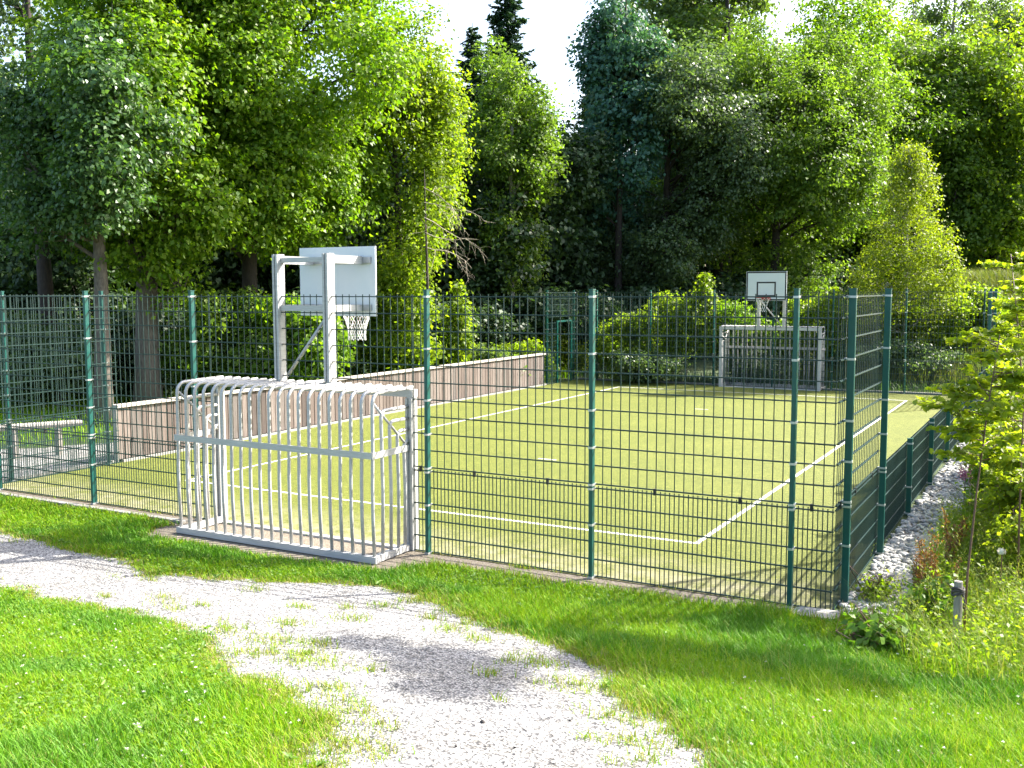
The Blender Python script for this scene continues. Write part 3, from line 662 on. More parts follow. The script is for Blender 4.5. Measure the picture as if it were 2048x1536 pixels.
# ------------------------------------------------------------------ forest behind (copies)
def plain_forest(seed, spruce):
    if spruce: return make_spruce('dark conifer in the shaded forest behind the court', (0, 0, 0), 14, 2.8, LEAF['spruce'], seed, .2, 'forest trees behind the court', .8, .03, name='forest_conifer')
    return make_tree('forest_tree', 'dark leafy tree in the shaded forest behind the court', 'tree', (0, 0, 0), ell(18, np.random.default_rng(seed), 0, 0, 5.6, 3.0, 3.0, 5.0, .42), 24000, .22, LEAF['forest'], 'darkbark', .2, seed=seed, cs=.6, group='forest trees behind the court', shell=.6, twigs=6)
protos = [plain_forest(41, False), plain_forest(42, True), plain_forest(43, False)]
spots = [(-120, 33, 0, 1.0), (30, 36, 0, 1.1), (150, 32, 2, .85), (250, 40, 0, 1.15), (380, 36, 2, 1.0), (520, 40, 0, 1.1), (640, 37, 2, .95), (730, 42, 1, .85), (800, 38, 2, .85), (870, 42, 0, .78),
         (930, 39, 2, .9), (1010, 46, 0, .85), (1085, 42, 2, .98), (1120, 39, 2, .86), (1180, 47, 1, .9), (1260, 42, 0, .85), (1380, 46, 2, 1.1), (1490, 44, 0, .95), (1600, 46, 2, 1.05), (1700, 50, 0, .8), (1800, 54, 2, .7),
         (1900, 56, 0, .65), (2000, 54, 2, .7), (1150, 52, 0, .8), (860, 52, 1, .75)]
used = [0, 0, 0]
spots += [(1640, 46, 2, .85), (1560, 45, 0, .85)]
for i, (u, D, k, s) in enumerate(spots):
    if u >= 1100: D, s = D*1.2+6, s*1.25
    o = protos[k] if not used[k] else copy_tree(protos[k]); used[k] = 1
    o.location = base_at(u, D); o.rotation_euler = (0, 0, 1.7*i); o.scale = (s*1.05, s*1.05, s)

# ------------------------------------------------------------------ shrubs behind the wall and the far fence
def shrub(label, u, D, wd, ht, n, leaf, mat, seed, group='shrubs round the court', cs=.28, k=9, name='shrub', dy=0, per=34):
    b = base_at(u, D); r = np.random.default_rng(seed)
    ht *= 1.08; lob = ell(k, r, 0, 0, ht*.48, wd*.55, wd*.42, ht*.52, .42)
    return make_tree(name, label, 'shrub', b, lob, n, leaf, mat, 'darkbark', .035, h_trunk=ht*.8, seed=seed, group=group, cs=cs, per=per, twigs=8, limb=.6, up=.15)
shrub('tall sunlit yellow green bush behind the near basketball board', 770, 29.0, 3.2, 3.6, 26000, .13, LEAF['lime'], 51, cs=.34, k=12)
shrub('leafy green bush left of the near board masts behind the wall', 585, 25.5, 2.6, 2.9, 16000, .13, LEAF['bright'], 52, cs=.32)
shrub('shaded leafy bush behind the wall below the maple', 440, 25.5, 2.6, 3.0, 15000, .13, LEAF['mid'], 53, cs=.32)
shrub('dark understorey bush behind the bench', 95, 25.5, 3.4, 2.6, 13000, .13, LEAF['dark'], 54, cs=.34)
shrub('pale low bush between the near fence post and the sapling behind the wall', 870, 31, 1.6, 1.5, 9000, .10, LEAF['lime'], 55)
shrub('low weedy bush behind the middle of the board wall', 960, 32, 1.8, 1.2, 8000, .10, LEAF['grey'], 56)
shrub('low sunlit weeds behind the far end of the board wall', 1050, 34.5, 1.8, 1.35, 8000, .10, LEAF['lime'], 57)
shrub('yellow green bush seen through the far doorway', 1125, 37, 1.6, 1.8, 8000, .10, LEAF['yellow'], 58)
shrub('rounded sunlit bush behind the far fence left of the far goal', 1262, 34.3, 2.3, 2.45, 16000, .11, LEAF['lime'], 59, k=11)
shrub('bush with upright bright shoots left of the far goal', 1375, 34.5, 2.1, 2.9, 14000, .11, LEAF['lime'], 60, k=10)
shrub('leafy bush directly behind the far goal', 1500, 34.3, 2.3, 2.6, 15000, .11, LEAF['bright'], 61, k=10)
shrub('green bush right of the far goal behind the far fence', 1635, 34.0, 2.3, 2.7, 15000, .11, LEAF['lime'], 62, k=10)
shrub('sunlit elder bush under the young birch', 1750, 34.0, 2.2, 2.3, 15000, .11, LEAF['yellow'], 63, k=10)
shrub('wide yellow green bush on the bank at the far right corner', 1870, 33.4, 2.6, 1.9, 16000, .10, LEAF['lime'], 64, k=11)
shrub('lower leafy bush at the foot of the bank right of the court', 1965, 33.4, 2.0, 1.9, 12000, .10, LEAF['lime'], 65)
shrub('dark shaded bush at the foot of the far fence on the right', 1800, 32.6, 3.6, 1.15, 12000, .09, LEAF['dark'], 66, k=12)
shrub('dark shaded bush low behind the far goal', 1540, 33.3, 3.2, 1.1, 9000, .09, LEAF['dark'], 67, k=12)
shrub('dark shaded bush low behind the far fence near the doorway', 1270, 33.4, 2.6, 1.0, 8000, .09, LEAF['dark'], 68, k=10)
make_tree('sapling', 'slim sunlit sapling standing alone against the dark forest behind the wall', 'tree', base_at(915, 30), [(0, 0, 1.6, .45, .4, .6), (.05, 0, 2.4, .32, .3, .5), (0, 0, 3.1, .12, .12, .35)], 2600, .13, LEAF['lime'], 'stem', .02, seed=69, cs=.2, per=18)
make_tree('sapling', 'upright bright shoot rising over the far fence left of the far board', 'tree', base_at(1410, 34.2), [(0, 0, 2.5, .35, .3, .6), (0, 0, 3.3, .16, .15, .45)], 1500, .13, LEAF['lime'], 'stem', .02, seed=70, cs=.2, per=18)

# shaded understorey, copies of one dark bush
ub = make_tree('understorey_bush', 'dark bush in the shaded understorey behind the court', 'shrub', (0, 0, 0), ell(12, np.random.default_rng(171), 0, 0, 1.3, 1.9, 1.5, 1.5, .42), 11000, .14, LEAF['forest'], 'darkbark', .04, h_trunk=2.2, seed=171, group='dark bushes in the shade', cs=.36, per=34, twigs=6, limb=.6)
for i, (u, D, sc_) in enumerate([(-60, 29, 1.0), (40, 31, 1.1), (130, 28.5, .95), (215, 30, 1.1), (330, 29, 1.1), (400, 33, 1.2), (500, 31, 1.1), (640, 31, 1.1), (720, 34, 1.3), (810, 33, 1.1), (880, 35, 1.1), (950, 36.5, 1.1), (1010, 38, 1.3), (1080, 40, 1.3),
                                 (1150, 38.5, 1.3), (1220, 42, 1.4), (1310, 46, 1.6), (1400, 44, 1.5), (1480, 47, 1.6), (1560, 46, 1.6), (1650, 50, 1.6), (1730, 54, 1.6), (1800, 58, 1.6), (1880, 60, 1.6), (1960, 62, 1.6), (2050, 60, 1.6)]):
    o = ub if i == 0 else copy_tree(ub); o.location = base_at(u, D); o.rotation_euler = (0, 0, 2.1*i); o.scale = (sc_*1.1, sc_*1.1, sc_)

# bare drooping twigs of the fringe tree
tw = MB(); r = np.random.default_rng(5)
bx, by, bz = base_at(850, 27.6)
def twig(p, d, l, rad, lev):
    pts = [p]; q = p.copy(); dd = d.copy()
    for _ in range(5):
        dd = unit(dd+r.normal(size=3)*.22+np.array([0, 0, -.10])); q = q+dd*l/5; pts.append(q)
    tw.tube(pts, [rad*(1-.15*i) for i in range(6)], 5, False)
    if lev:
        for k in range(4): twig(pts[1+k % 5], unit(dd+r.normal(size=3)*.7), l*.55, rad*.5, lev-1)
for k in range(5):
    p0 = np.array([0, 0, 4.3+.4*k-bz]); twig(p0, unit(np.array([.85, .45, -.12+.1*r.normal()])+r.normal(size=3)*.25), 1.5, .014, 2)
dt = thing('dead_tree', 'bare pale twigs of a leafless tree hanging right of the maple', 'tree', (bx, by, bz)); tw.build('branches', M['twig'], dt, True)
MB().tube([(0, 0, -.1), (.1, 0, 2.5), (0, .05, 5.6), (.02, .0, 6.4)], [.05, .045, .02, .006], 7).build('trunk', M['darkbark'], dt, True)

# meadow bank grass, white boulder
def blades(name, P, h, wd, mat, seed, lean=.35, kind='stuff', label=None, cat='grass', z=None):
    r = np.random.default_rng(seed); n = len(P); a = r.uniform(0, 6.283, n); d = np.stack([np.cos(a), np.sin(a), 0*a], -1); sd_ = np.stack([-np.sin(a), np.cos(a), 0*a], -1)
    b = np.stack([P[:, 0], P[:, 1], ground_z(P[:, 0], P[:, 1])-.005 if z is None else z], -1)
    h = np.asarray(h)*np.ones(n); wd = np.asarray(wd)*np.ones(n); ln_ = lean*(.3+1.2*r.random(n)); H = h[:, None]; Wd = wd[:, None]; upv = np.array([0, 0, 1.0])
    m1 = b+upv*H*.55+d*(ln_*h*.28)[:, None]; tp = b+upv*H*(1-.25*ln_[:, None])+d*(ln_*h)[:, None]
    V = np.stack([b-sd_*Wd*.5, b+sd_*Wd*.5, m1-sd_*Wd*.42, m1+sd_*Wd*.42, tp-sd_*Wd*.06, tp+sd_*Wd*.06], 1).reshape(-1, 3)
    i = 6*np.arange(n)[:, None]; Fq = np.concatenate([i+[0, 1, 3, 2], i+[2, 3, 5, 4]], 1).reshape(-1, 4)
    return tag(link(name, mesh_np(name, V, Fq, mat)), label, cat, kind=kind)
r = np.random.default_rng(81)
q = np.stack([r.uniform(-2, 12, 42000), r.uniform(23.5, 40, 42000)], -1)
blades('meadow_grass', q, .35+.4*r.random(len(q)), .02, MEADOW, 82, .4, label='pale long meadow grass on the bank behind the far right corner')
bb = base_at(1885, 36.5); ico = MB()
def blob(mb, c, s, r, n=1, sub=2):
    th = np.linspace(0, math.pi, 6); ph = np.linspace(0, 2*math.pi, 9)[:-1]; V = []
    for a in th:
        for b_ in ph: V.append(np.array([math.sin(a)*math.cos(b_), math.sin(a)*math.sin(b_), math.cos(a)])*s*(1+.12*r.normal())+c)
    F = [(i*8+k, (i+1)*8+k, (i+1)*8+(k+1) % 8, i*8+(k+1) % 8) for i in range(5) for k in range(8)]
    mb.add(V, F)
for dx in (-.35, .1, .4): blob(ico, np.array([dx, .05*dx, .22+.05*dx]), np.array([.34, .25, .24]), r)
tag(ico.build('boulder', M['concrete'], None, True, (bb[0], bb[1], bb[2]+.1)), 'pale boulders lying in the meadow bank bushes', 'boulder')

# ------------------------------------------------------------------ lawn
r = np.random.default_rng(91)
def view_filter(P, pad=60):
    z = ground_z(P[:, 0], P[:, 1]); Q = np.stack([P[:, 0], P[:, 1], z], -1)-CAM; d = Q@FW
    u = 1024+F_PX*(Q@RT)/d; v = 768-F_PX*(Q@UP)/d
    return (d > .5) & (u > -pad*12) & (u < 2048+pad*4) & (v < 1536+pad*2.5) & (v > 560), d
def lawn_pts(n):
    P = np.stack([r.uniform(-16, 7.2, n), r.uniform(-8.2, .2, n)], -1); k, d = view_filter(P); P = P[k]; d = d[k]
    P = P[r.random(len(P)) < np.clip(7.0/d, .22, 1)**1.3]; return P
P = lawn_pts(1900000)
psd = path_sd(P[:, 0], P[:, 1]); dsd = dirt_any(P[:, 0], P[:, 1]); ssd = sdist(STONES, P[:, 0], P[:, 1])
inside = (P[:, 1] > .0) & (P[:, 0] > XW-.2) & (P[:, 0] < XR+.1)
bsd = sdist(BACKGR, P[:, 0], P[:, 1])
patch = vnoise(P[:, 0], P[:, 1], 3.2, 33)
dens = sstep(-.02, .22, psd)*sstep(-.05, .12, dsd)*sstep(-.1, .1, ssd)*sstep(-.1, .1, bsd)*(~inside)
k = r.random(len(P)) < dens*(.62+.38*sstep(-.5, .3, patch)); P = P[k]; psd = psd[k]; dsd = dsd[k]; patch = patch[k]
dry = (r.random(len(P)) < .55*sstep(.5, .0, psd)+.5*sstep(.18, .0, dsd)+.05+.10*sstep(.1, .7, patch))
hh = (.038+.055*r.random(len(P)))*(.55+.45*sstep(0, .5, psd))*(1+.45*sstep(.0, .6, patch))*(1+.5*sstep(1.0, 4.5, P[:, 0]))
wd = .0036+.0030*r.random(len(P))
dd = np.linalg.norm(np.stack([P[:, 0], P[:, 1]], -1)-CAM[:2], axis=1); wd = wd*np.maximum(1, dd/7.5)
deep = (~dry) & (vnoise(P[:, 0], P[:, 1], 2.4, 44)+.35*vnoise(P[:, 0], P[:, 1], 9, 45) > .24+.5*(r.random(len(P))-.5))
blades('deep_grass', P[deep], hh[deep]*1.12, wd[deep]*1.1, DEEPGRASS, 96, .5, label='deeper green clumps of grass in the lawn')
k = (P[:, 0] > 3.2) & (P[:, 1] < -1.6) & (psd > .25) & (r.random(len(P)) < .012)
blades('seeding_grass', P[k], .13+.16*r.random(k.sum()), .0032, TALLGRASS, 97, .5, label='thin pale seeding stalks standing in the lawn right of the path')
light = (~dry) & (~deep)
blades('lawn_grass', P[light], hh[light], wd[light], GRASS, 92, .55, label='bright green lawn grass around the gravel path')
blades('dry_grass', P[dry], hh[dry]*.95, wd[dry], DRYGRASS, 93, .6, label='dry straw coloured grass along the path edges')
# tufts growing in the gravel
tp = []
for (u, v, s, n) in [(600, 1216, .07, 60), (455, 1262, .10, 120), (575, 1250, .10, 110), (640, 1290, .08, 90), (545, 1285, .14, 200), (620, 1325, .16, 240), (700, 1240, .09, 80), (770, 1215, .08, 80), (975, 1352, .06, 50),
                     (650, 1380, .10, 120), (700, 1420, .10, 120), (760, 1456, .07, 60), (690, 1218, .05, 40), (860, 1240, .06, 60), (900, 1262, .09, 90), (960, 1282, .07, 80), (1080, 1330, .10, 120), (1140, 1375, .14, 180),
                     (1185, 1480, .05, 40), (1000, 1405, .03, 15), (830, 1205, .09, 110), (560, 1395, .12, 160), (640, 1440, .10, 120), (300, 1163, .05, 40), (215, 1196, .05, 40), (740, 1345, .05, 30), (730, 1500, .12, 140), (1235, 1440, .12, 140), (1280, 1490, .10, 110),
                     (405, 1213, .05, 40), (350, 1222, .06, 50), (505, 1310, .10, 120), (660, 1495, .12, 140)]:
    c = ground_hit(u, v); tp.append(np.array(c)+r.normal(size=(n, 2))*s*np.array([1.1, .8]))
EDGE = rng.uniform(0, 1, (520, 2)); EDGE = np.stack([PATH[:, 0].min()+EDGE[:, 0]*np.ptp(PATH[:, 0]), PATH[:, 1].min()+EDGE[:, 1]*np.ptp(PATH[:, 1])], -1)
es = path_sd(EDGE[:, 0], EDGE[:, 1]); EDGE = EDGE[(es < .0) & (es > -.55) & (rng.random(520) < np.exp(es/.22))]
for c in EDGE: tp.append(c+r.normal(size=(int(r.integers(15, 70)), 2))*r.uniform(.03, .09))
tp = np.concatenate(tp)
blades('path_tufts', tp, .03+.06*r.random(len(tp)), .0055, DRYGRASS, 94, .8, label='sparse grass tufts growing through the gravel path')
tp2 = tp[r.random(len(tp)) < .6]+r.normal(size=((1, 2)))*.01
tp2 = tp2[:]
blades('green_tufts', tp2, .03+.06*r.random(len(tp2)), .006, GRASS, 95, .8, label='green grass blades among the gravel path tufts')
# clover leaves and flower heads in the lawn
Q = lawn_pts(220000); k = (path_sd(Q[:, 0], Q[:, 1]) > .25) & (dirt_any(Q[:, 0], Q[:, 1]) > .2) & (Q[:, 1] < -.4) & (vnoise(Q[:, 0], Q[:, 1], 2.3, 55) > -.15); Q = Q[k]
n = len(Q); c = np.stack([Q[:, 0], Q[:, 1], ground_z(Q[:, 0], Q[:, 1])+.025+.04*r.random(n)], -1)
link('clover', leaf_mesh('clover', c, unit(np.array([0, 0, 1.0])+r.normal(size=(n, 3))*.3), unit(r.normal(size=(n, 3))), .018+.016*r.random(n), .018+.012*r.random(n), LEAF['weed']))
tag(bpy.data.objects['clover'], 'small round clover leaves spread through the lawn', 'clover', kind='stuff')
Q = lawn_pts(9000); Q = Q[(path_sd(Q[:, 0], Q[:, 1]) > .05) & (dirt_any(Q[:, 0], Q[:, 1]) > .1) & (Q[:, 1] < -.3)][:420]; kk = 8; n = len(Q)
c = np.repeat(np.stack([Q[:, 0], Q[:, 1], ground_z(Q[:, 0], Q[:, 1])+.035], -1), kk, 0); a = r.uniform(0, 6.283, n*kk); d = np.stack([np.cos(a), np.sin(a), .5+.5*r.random(n*kk)], -1); L_ = .03+.045*r.random(n*kk)
tag(link('lawn_weeds', leaf_mesh('lawn_weeds', c+unit(d)*(L_*.5)[:, None], unit(np.array([0, 0, 1.0])+r.normal(size=(n*kk, 3))*.3-.3*d*np.array([1, 1, 0])), d, L_, L_*.38, LEAF['weed'], True)), 'broad leaved weed rosettes spread through the lawn', 'weeds', kind='stuff')
def flower_mat(name, c1, c2): return mat_leaf(name, [c1, c2], .25, .7, .2, (1, 1, 1))
WHITE = flower_mat('white_flower', (.62, .60, .52), (.78, .77, .70)); PINK = flower_mat('pink_flower', (.45, .14, .26), (.62, .30, .42)); YELLOWF = flower_mat('yellow_flower', (.7, .5, .02), (.75, .6, .05))
def flowers(name, n, size, mat, cond, hz, label):
    Q = lawn_pts(60000); k = (path_sd(Q[:, 0], Q[:, 1]) > .22) & (dirt_any(Q[:, 0], Q[:, 1]) > .25) & (Q[:, 1] < -.5) & cond(Q); Q = Q[k][:n]; n = len(Q)
    kk = 9; c = np.repeat(np.stack([Q[:, 0], Q[:, 1], ground_z(Q[:, 0], Q[:, 1])+hz*(.7+.6*r.random(n))], -1), kk, 0); d = unit(r.normal(size=(n*kk, 3))); d[:, 2] = np.abs(d[:, 2])
    s = np.repeat(size*(.6+.8*r.random(n)), kk)
    link(name, leaf_mesh(name, c+d*(s*.5)[:, None], unit(np.cross(d, r.normal(size=d.shape))), d, s*.9, s*.5, mat)); tag(bpy.data.objects[name], label, 'flowers', kind='stuff')
leftl = lambda Q: (Q[:, 0] < 3.0) & (Q[:, 1] < -3.0) & (vnoise(Q[:, 0], Q[:, 1], 1.5, 66) > -.3)
flowers('clover_flowers', 330, .011, WHITE, leftl, .075, 'tiny white clover flowers dotted in the lawn left of the path')
flowers('lawn_flowers', 60, .011, WHITE, lambda Q: Q[:, 0] > 4.6, .11, 'tiny white flowers in the long grass right of the path')
flowers('pink_clover_flowers', 40, .012, PINK, lambda Q: (Q[:, 1] < -2.5), .10, 'tiny pink clover flowers scattered in the lawn')
flowers('yellow_flowers', 10, .012, YELLOWF, lambda Q: (Q[:, 0] < 3.6) & (Q[:, 1] < -4.0), .10, 'few tiny yellow flowers in the lawn left of the path')
# small stones on the gravel path
st = MB()
for u, v, s in [(965, 1449, .016), (912, 1498, .010), (1140, 1446, .010), (1030, 1500, .008)]:
    x, y = ground_hit(u, v); blob(st, np.array([x, y, float(ground_z(x, y))+.012+s*.4]), np.array([s, s*.8, s*.6]), r)
tag(st.build('stones', M['rope'], None, True), 'few small dark stones lying on the gravel path', 'stones', kind='stuff')

# ------------------------------------------------------------------ pebbles beside the low fence
def pebbles(name, n, lo, hi, label):
    P = np.stack([r.uniform(4.72, 6.0, n), r.uniform(-.5, 16, n)], -1); s = sdist(STONES, P[:, 0], P[:, 1])+.08*vnoise(P[:, 0], P[:, 1], 6, 14)
    P = P[(s < .05) & (r.random(n) < np.clip(1.2-P[:, 1]/16, .3, 1))]; n = len(P)
    th = np.linspace(0, math.pi, 5); ph = np.linspace(0, 2*math.pi, 8)[:-1]
    U = np.array([(math.sin(a)*math.cos(b_), math.sin(a)*math.sin(b_), math.cos(a)) for a in th for b_ in ph]); nv = len(U)
    sz = lo+(hi-lo)*r.random(n)**1.8; ax = np.stack([sz*(.8+.5*r.random(n)), sz*(.7+.3*r.random(n)), sz*(.40+.25*r.random(n))], -1)
    a = r.uniform(0, 6.283, n); L_ = U[None]*ax[:, None]*(1+.07*r.normal(size=(n, nv, 1)))
    X = L_[..., 0]*np.cos(a)[:, None]-L_[..., 1]*np.sin(a)[:, None]; Y = L_[..., 0]*np.sin(a)[:, None]+L_[..., 1]*np.cos(a)[:, None]
    tl = r.normal(size=(n, 1))*.25; Z = L_[..., 2]+X*tl
    V = np.stack([X+P[:, 0:1], Y+P[:, 1:2], Z+(ground_z(P[:, 0], P[:, 1])+.012+.45*ax[:, 2])[:, None]], -1).reshape(-1, 3)
    f = np.array([(i*7+k, (i+1)*7+k, (i+1)*7+(k+1) % 7, i*7+(k+1) % 7) for i in range(4) for k in range(7)])
    Fq = (f[None]+nv*np.arange(n)[:, None, None]).reshape(-1, 4)
    return tag(link(name, mesh_np(name, V, Fq, M['stone'], True)), label, 'pebbles', kind='stuff')
pebbles('pebbles', 13000, .016, .055, 'pale rounded pebbles filling the strip beside the low fence')

# ------------------------------------------------------------------ right border: stake, saplings, weeds, tall grass
def gz(x, y): return float(ground_z(x, y))
sx, sy = 5.83, -.75
stt = thing('tree_stake', 'weathered wooden stake with dark rope tied round its top', 'stake', (sx, sy, gz(sx, sy)))
MB().tube([(0, 0, -.2), (.004, 0, .3), (.0, .0, .66)], [.036, .036, .034], 10).build('post', M['stake'], stt)
rp = MB()
for z in (.555, .580, .600): rp.tube([(.046*math.cos(a), .046*math.sin(a), z+.012*math.sin(2*a+z*40)) for a in np.linspace(0, 6.283, 15)], .010, 6, False)
rp.tube([(.04, -.02, .56), (.055, -.03, .50), (.05, -.035, .44)], .008, 6); rp.build('rope', M['rope'], stt, True)

def leafy_sapling(label, base, stem, boughs, leaf, mat, seed, dens=26, rad=.011, group='young trees along the right border'):
    """stem: polyline; boughs: (fraction, azimuth, length, rise); leaves lie in flat sprays on both sides of each twig"""
    r = np.random.default_rng(seed); t = thing('sapling', label, 'tree', base, 0, group)
    m = MB(); S = np.array(stem, float); m.tube(S, np.linspace(rad, rad*.35, len(S)), 8)
    seg = np.r_[0, np.cumsum(np.linalg.norm(np.diff(S, axis=0), axis=1))]; seg /= seg[-1]
    P = []; Nn = []; T = []
    def spray(a, d, l, rr, lev):
        pts = [a]; q = a; dd = d
        for i in range(5):
            dd = unit(dd+r.normal(size=3)*.12+np.array([0, 0, -.05])); q = q+dd*l/5; pts.append(q)
        m.tube(pts, np.linspace(rr, .0015, 6), 5, False); pts = np.array(pts)
        n = int(l*dens*2)+2
        for i in range(n):
            f = (.12+.88*(i+.5)/n)*5; i0 = min(int(f), 4); p = pts[i0]+(pts[i0+1]-pts[i0])*(f-i0); ax = unit(pts[i0+1]-pts[i0])
            side = unit(np.cross(ax, [0, 0, 1.0]))*(1 if i % 2 else -1); tdir = unit(side*.85+ax*.6+np.array([0, 0, -.25])+r.normal(size=3)*.18)
            P.append(p+tdir*leaf*.55); T.append(tdir); Nn.append(unit(np.array([0, 0, 1.0])+r.normal(size=3)*.6))
        if lev:
            for k in range(int(3+l*5)):
                f = (.2+.75*r.random())*5; i0 = min(int(f), 4); p = pts[i0]; ax = unit(pts[i0+1]-pts[i0]); side = unit(np.cross(ax, [0, 0, 1.0]))*(1 if k % 2 else -1)
                spray(p, unit(ax*.7+side*.7+np.array([0, 0, .1])), l*.5*(.6+.5*r.random()), rr*.5, lev-1)
    for f, az, l, rise in boughs:
        a = np.array([np.interp(f, seg, S[:, k]) for k in range(3)]); spray(a, unit(np.array([math.cos(az), math.sin(az), rise])), l, rad*.5, 1)
    P = np.array(P); L = leaf*(.7+.6*r.random(len(P)))
    link('crown', leaf_mesh('crown', P, np.array(Nn), np.array(T), L, L*.62, mat, True), t); m.build('trunk', M['stem'], t, True); return t
def rb(r, n, f0, f1, l0, l1, rise): return [(f0+(f1-f0)*(i+.5)/n, r.uniform(0, 6.283), (l0+(l1-l0)*r.random())*(1.15-.5*(i/n)), rise+.2*r.normal()) for i in range(n)]
rs = np.random.default_rng(101)
leafy_sapling('slim tied sapling with layered yellow green leaves beside the wooden stake', (sx+.05, sy+.05, gz(sx, sy)), [(0, 0, 0), (.01, .03, .7), (.05, .1, 1.4), (.10, .25, 2.1), (.16, .35, 2.7)],
              rb(rs, 26, .60, 1.0, .28, .55, .25), .072, LEAF['sapling'], 102)
leafy_sapling('taller leaning sapling with dense sprays at the right edge', (6.22, 1.0, gz(6.22, 1.0)), [(0, 0, 0), (-.02, .1, 1.0), (-.03, .3, 1.9), (-.12, .5, 2.7), (-.22, .7, 3.4)],
              rb(rs, 32, .30, 1.0, .30, .66, .25), .074, LEAF['sapling'], 103)
leafy_sapling('sapling with a thin dark stem and pale leaves behind the stake', (6.05, 2.4, gz(6.05, 2.4)), [(0, 0, 0), (.03, .1, .9), (.02, .2, 1.7), (.08, .3, 2.5)],
              rb(rs, 30, .15, 1.0, .30, .66, .2), .072, LEAF['sapling'], 104)
leafy_sapling('sapling growing against the low fence further back on the right', (5.95, 5.2, gz(5.95, 5.2)), [(0, 0, 0), (.03, .1, .9), (-.05, .2, 1.8), (.0, .3, 2.6)],
              rb(rs, 40, .15, 1.0, .35, .75, .2), .078, LEAF['sapling'], 105)
leafy_sapling('sapling near the far end of the pebble strip', (5.9, 8.6, gz(5.9, 8.6)), [(0, 0, 0), (.03, .1, 1.0), (-.05, .2, 1.9), (.0, .3, 3.0)],
              rb(rs, 40, .15, 1.0, .4, .85, .2), .085, LEAF['sapling'], 106)
def bush2(label, x, y, wd, ht, n, leaf, mat, seed): 
    rr = np.random.default_rng(seed)
    return make_tree('shrub', label, 'shrub', (x, y, gz(x, y)), ell(8, rr, 0, 0, ht*.48, wd*.5, wd*.5, ht*.5, .42), n, leaf, mat, 'stem', .012, h_trunk=ht*.8, seed=seed, group='shrubs round the court', cs=.13, per=16, twigs=8, limb=.6)
bush2('leafy sunlit shrub at the right edge beyond the stake', 6.25, 1.7, .8, 1.1, 2600, .055, LEAF['sapling'], 111)
bush2('tall bright shrub filling the right edge behind the leaning sapling', 6.3, 2.6, .9, 1.9, 5200, .06, LEAF['sapling'], 121)
bush2('bright shrub further back between the saplings at the right edge', 6.15, 4.0, 1.0, 2.1, 5600, .065, LEAF['sapling'], 122)
bush2('airy yellow green shrub against the low fence beyond the pink flowers', 5.75, 6.1, .9, 1.5, 4200, .065, LEAF['sapling'], 123)
bush2('small leafy shrub beside the pebbles left of the tied sapling stem', 5.98, 2.9, .8, 1.0, 2600, .055, LEAF['sapling'], 112)
bush2('green shrub growing along the pebble strip midway to the far corner', 5.95, 4.4, .9, 1.2, 3200, .06, LEAF['bright'], 113)
bush2('dense green shrub beside the low fence in the distance', 5.85, 7.0, 1.0, 1.3, 3600, .06, LEAF['sapling'], 114)
bush2('dense shrub covering the far end of the low fence', 5.8, 11.0, 1.2, 1.6, 4000, .08, LEAF['lime'], 115)
bush2('dense shrub near the far right corner of the fence', 5.8, 15.0, 1.4, 2.0, 4000, .09, LEAF['bright'], 116)
bush2('broad leaved low shrub in the shade at the lawn corner by the stake', 5.35, -1.05, .75, .34, 700, .085, LEAF['weed'], 117)
bush2('low green weed clump between stake and pebbles', 5.62, -.15, .45, .5, 500, .07, LEAF['weed'], 118)
bush2('small weed clump growing at the foot of the corner post', 4.98, .55, .3, .32, 260, .045, LEAF['lime'], 119)
# dock plants with rusty seed heads
def dock(label, x, y, seed, ht=.75):
    r = np.random.default_rng(seed); t = thing('dock_plant', label, 'plant', (x, y, gz(x, y)), 0, 'rusty dock plants by the pebbles')
    m = MB()
    for k in range(5):
        a = r.uniform(0, 6.283); d = np.array([math.cos(a), math.sin(a), 0])*.12*r.random(); h = ht*(.7+.4*r.random())
        tip = d*2+np.array([0, 0, h]); m.tube([d*.2, d+np.array([0, 0, h*.5]), tip], [.005, .004, .002], 5, False)
        n = 70; s = .45+.55*r.random(n); P = d*2*s[:, None]+np.array([0, 0, 1])*(h*s)[:, None]+r.normal(size=(n, 3))*.018; O = unit(r.normal(size=(n, 3)))
        link('seed_head', leaf_mesh('seed_head', P, O, unit(r.normal(size=(n, 3))), .018+.016*r.random(n), .014+.01*r.random(n), LEAF['rust']), t); m.build('stem', M['stem'], t)
    n = 26; a = r.uniform(0, 6.283, n); d = np.stack([np.cos(a), np.sin(a), .5+0*a], -1); z = .05+.3*r.random(n)*ht
    link('leaf', leaf_mesh('leaf', d*.09+np.array([0, 0, 1])*z[:, None], unit(np.array([0, 0, 1])+r.normal(size=(n, 3))*.4), d, .10+.08*r.random(n), .035+.02*r.random(n), LEAF['weed'], True), t)
for k, (x, y, lb) in enumerate([(5.36, .55, 'rusty red dock plant nearest the lawn beside the pebbles'), (5.42, 1.0, 'rusty dock plant leaning over the large pebbles'), (5.52, 1.5, 'tall orange dock plant left of the tied stem'),
                                (5.60, .75, 'brown dock plant just left of the stake'), (5.5, 2.3, 'orange dock plant behind the large flat slab'), (5.48, 5.6, 'rusty dock plant beside the pink flowers along the low fence')]):
    dock(lb, x, y, 130+k, .62 if k != 5 else .8)
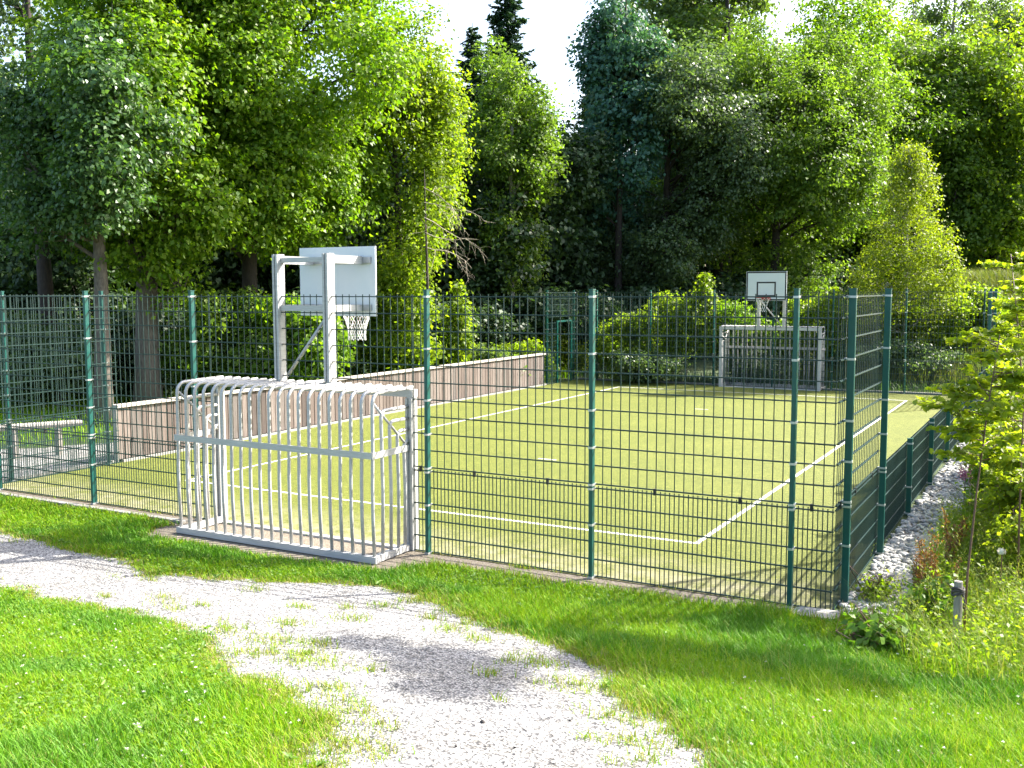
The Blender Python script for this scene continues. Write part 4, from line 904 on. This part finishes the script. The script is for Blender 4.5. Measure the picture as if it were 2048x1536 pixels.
# pink flowers and one white bloom
def flowerhead(name, label, x, y, z, rad, n, mat, size, seed):
    r = np.random.default_rng(seed); t = thing(name, label, 'flower', (x, y, gz(x, y))); d = unit(r.normal(size=(n, 3)))
    link('blossom', leaf_mesh('blossom', np.array([0, 0, z])+d*rad*(.5+.6*r.random((n, 1))), d, unit(r.normal(size=(n, 3))), np.full(n, size), np.full(n, size*.8), mat), t)
    MB().tube([(0, 0, 0), (.01, 0, z)], .006, 5).build('stem', M['stem'], t)
flowerhead('flower_clump', 'pale pink flower cluster beside the low fence', 5.40, 5.0, .62, .10, 110, PINK, .035, 141)
flowerhead('flower_clump', 'single white bloom in the weeds right of the sapling stem', 6.08, .55, .62, .035, 26, WHITE, .04, 142)
# tall grass along the border
r = np.random.default_rng(151)
def border_pts(n, sd0):
    q = np.stack([r.uniform(5.0, 7.0, n), r.uniform(-1.9, 4.5, n)], -1)
    return q[(sdist(STONES, q[:, 0], q[:, 1])+.12*vnoise(q[:, 0], q[:, 1], 6, 90) > -.06) & (q[:, 0]+.42*q[:, 1] > 4.95) & (vnoise(q[:, 0], q[:, 1], 3.5, sd0) > -.25+.5*r.random(len(q))-.35)]
q = border_pts(7500, 77)
blades('tall_grass', q, .20+.42*r.random(len(q))**1.4, .0042, TALLGRASS, 152, .55, label='tall pale seeding grass round the stake at the right edge')
q = border_pts(13000, 78)
blades('border_weeds', q, .12+.32*r.random(len(q))**1.3, .0058, GRASS, 156, .7, label='rank green grass and weeds at the right edge of the lawn')
q = border_pts(5200, 79); n = len(q); kk = 3
c = np.repeat(np.stack([q[:, 0], q[:, 1], ground_z(q[:, 0], q[:, 1])+.08+.34*r.random(n)], -1), kk, 0)+r.normal(size=(n*kk, 3))*.03
L_ = .025+.035*r.random(n*kk)
tag(link('weed_leaves', leaf_mesh('weed_leaves', c, unit(np.array([0, 0, 1.0])+r.normal(size=(n*kk, 3))*.5), unit(r.normal(size=(n*kk, 3))), L_, L_*.55, LEAF['lime'])), 'small bright weed leaves among the tall grass at the right', 'weeds', kind='stuff')
q = border_pts(420, 80); n = len(q); kk = 12; f = np.tile(np.arange(kk)/kk, n)
c = np.repeat(np.stack([q[:, 0], q[:, 1], ground_z(q[:, 0], q[:, 1])+.42+.22*r.random(n)], -1), kk, 0); lean_ = np.repeat(r.normal(size=(n, 2))*.06, kk, 0)
c[:, 2] += .13*f; c[:, :2] += lean_*f[:, None]+r.normal(size=(n*kk, 2))*.005
tag(link('grass_seed_heads', leaf_mesh('grass_seed_heads', c, unit(r.normal(size=(n*kk, 3))), unit(np.array([0, 0, 1.0])+r.normal(size=(n*kk, 3))*.4), np.full(n*kk, .022), np.full(n*kk, .007), TALLGRASS)), 'pale grass seed heads above the weeds at the right edge', 'grass', kind='stuff')
q2 = np.stack([r.uniform(5.5, 7.2, 9000), r.uniform(3.5, 18, 9000)], -1)
blades('border_grass', q2, .25+.5*r.random(len(q2)), .010, GRASS, 153, .5, label='long green grass behind the pebble strip')
q3 = np.stack([r.uniform(-20, -8.7, 16000), r.uniform(2.5, 24, 16000)], -1); q3 = q3[sdist(BACKGR, q3[:, 0], q3[:, 1]) > .1]
blades('verge_grass', q3, .15+.4*r.random(len(q3)), .016, GRASS, 154, .5, label='shaded grass behind the board wall and bench')
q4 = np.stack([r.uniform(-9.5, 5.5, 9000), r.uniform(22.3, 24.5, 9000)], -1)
blades('far_verge_grass', q4[::2], .12+.28*r.random(len(q4[::2])), .018, LEAF['forest'], 155, .5, label='rough grass at the foot of the far fence')  # dark forest leaf colour stands in for shade along the fence foot
# young trees right of the view whose shade falls on path and lawn
make_tree('birch_tree', 'birch standing right of the lawn and shading the path', 'tree', (8.2, 3.3, gz(8.2, 3.3)), [(.1, .1, 8.2, .42, .32, .15), (-.55, -.05, 7.8, .30, .16, .10), (.55, -.15, 8.6, .30, .2, .12), (-.15, .75, 7.1, .30, .14, .08), (.5, .5, 7.7, .22, .14, .1), (-.75, .5, 8.4, .25, .12, .1)], 3600, .11, LEAF['lime'], 'birchbark', .05, seed=161, cs=.22, per=20)
make_tree('birch_tree', 'small birch standing right of the stake and shading the lawn', 'tree', (7.05, 1.3, gz(7.05, 1.3)), [(.0, 0, 4.4, .55, .4, .3), (.7, -.1, 4.3, .6, .4, .3), (-.35, .3, 4.7, .45, .35, .25), (.3, .1, 5.0, .5, .35, .25)], 6500, .08, LEAF['lime'], 'birchbark', .03, seed=162, cs=.2, per=20)
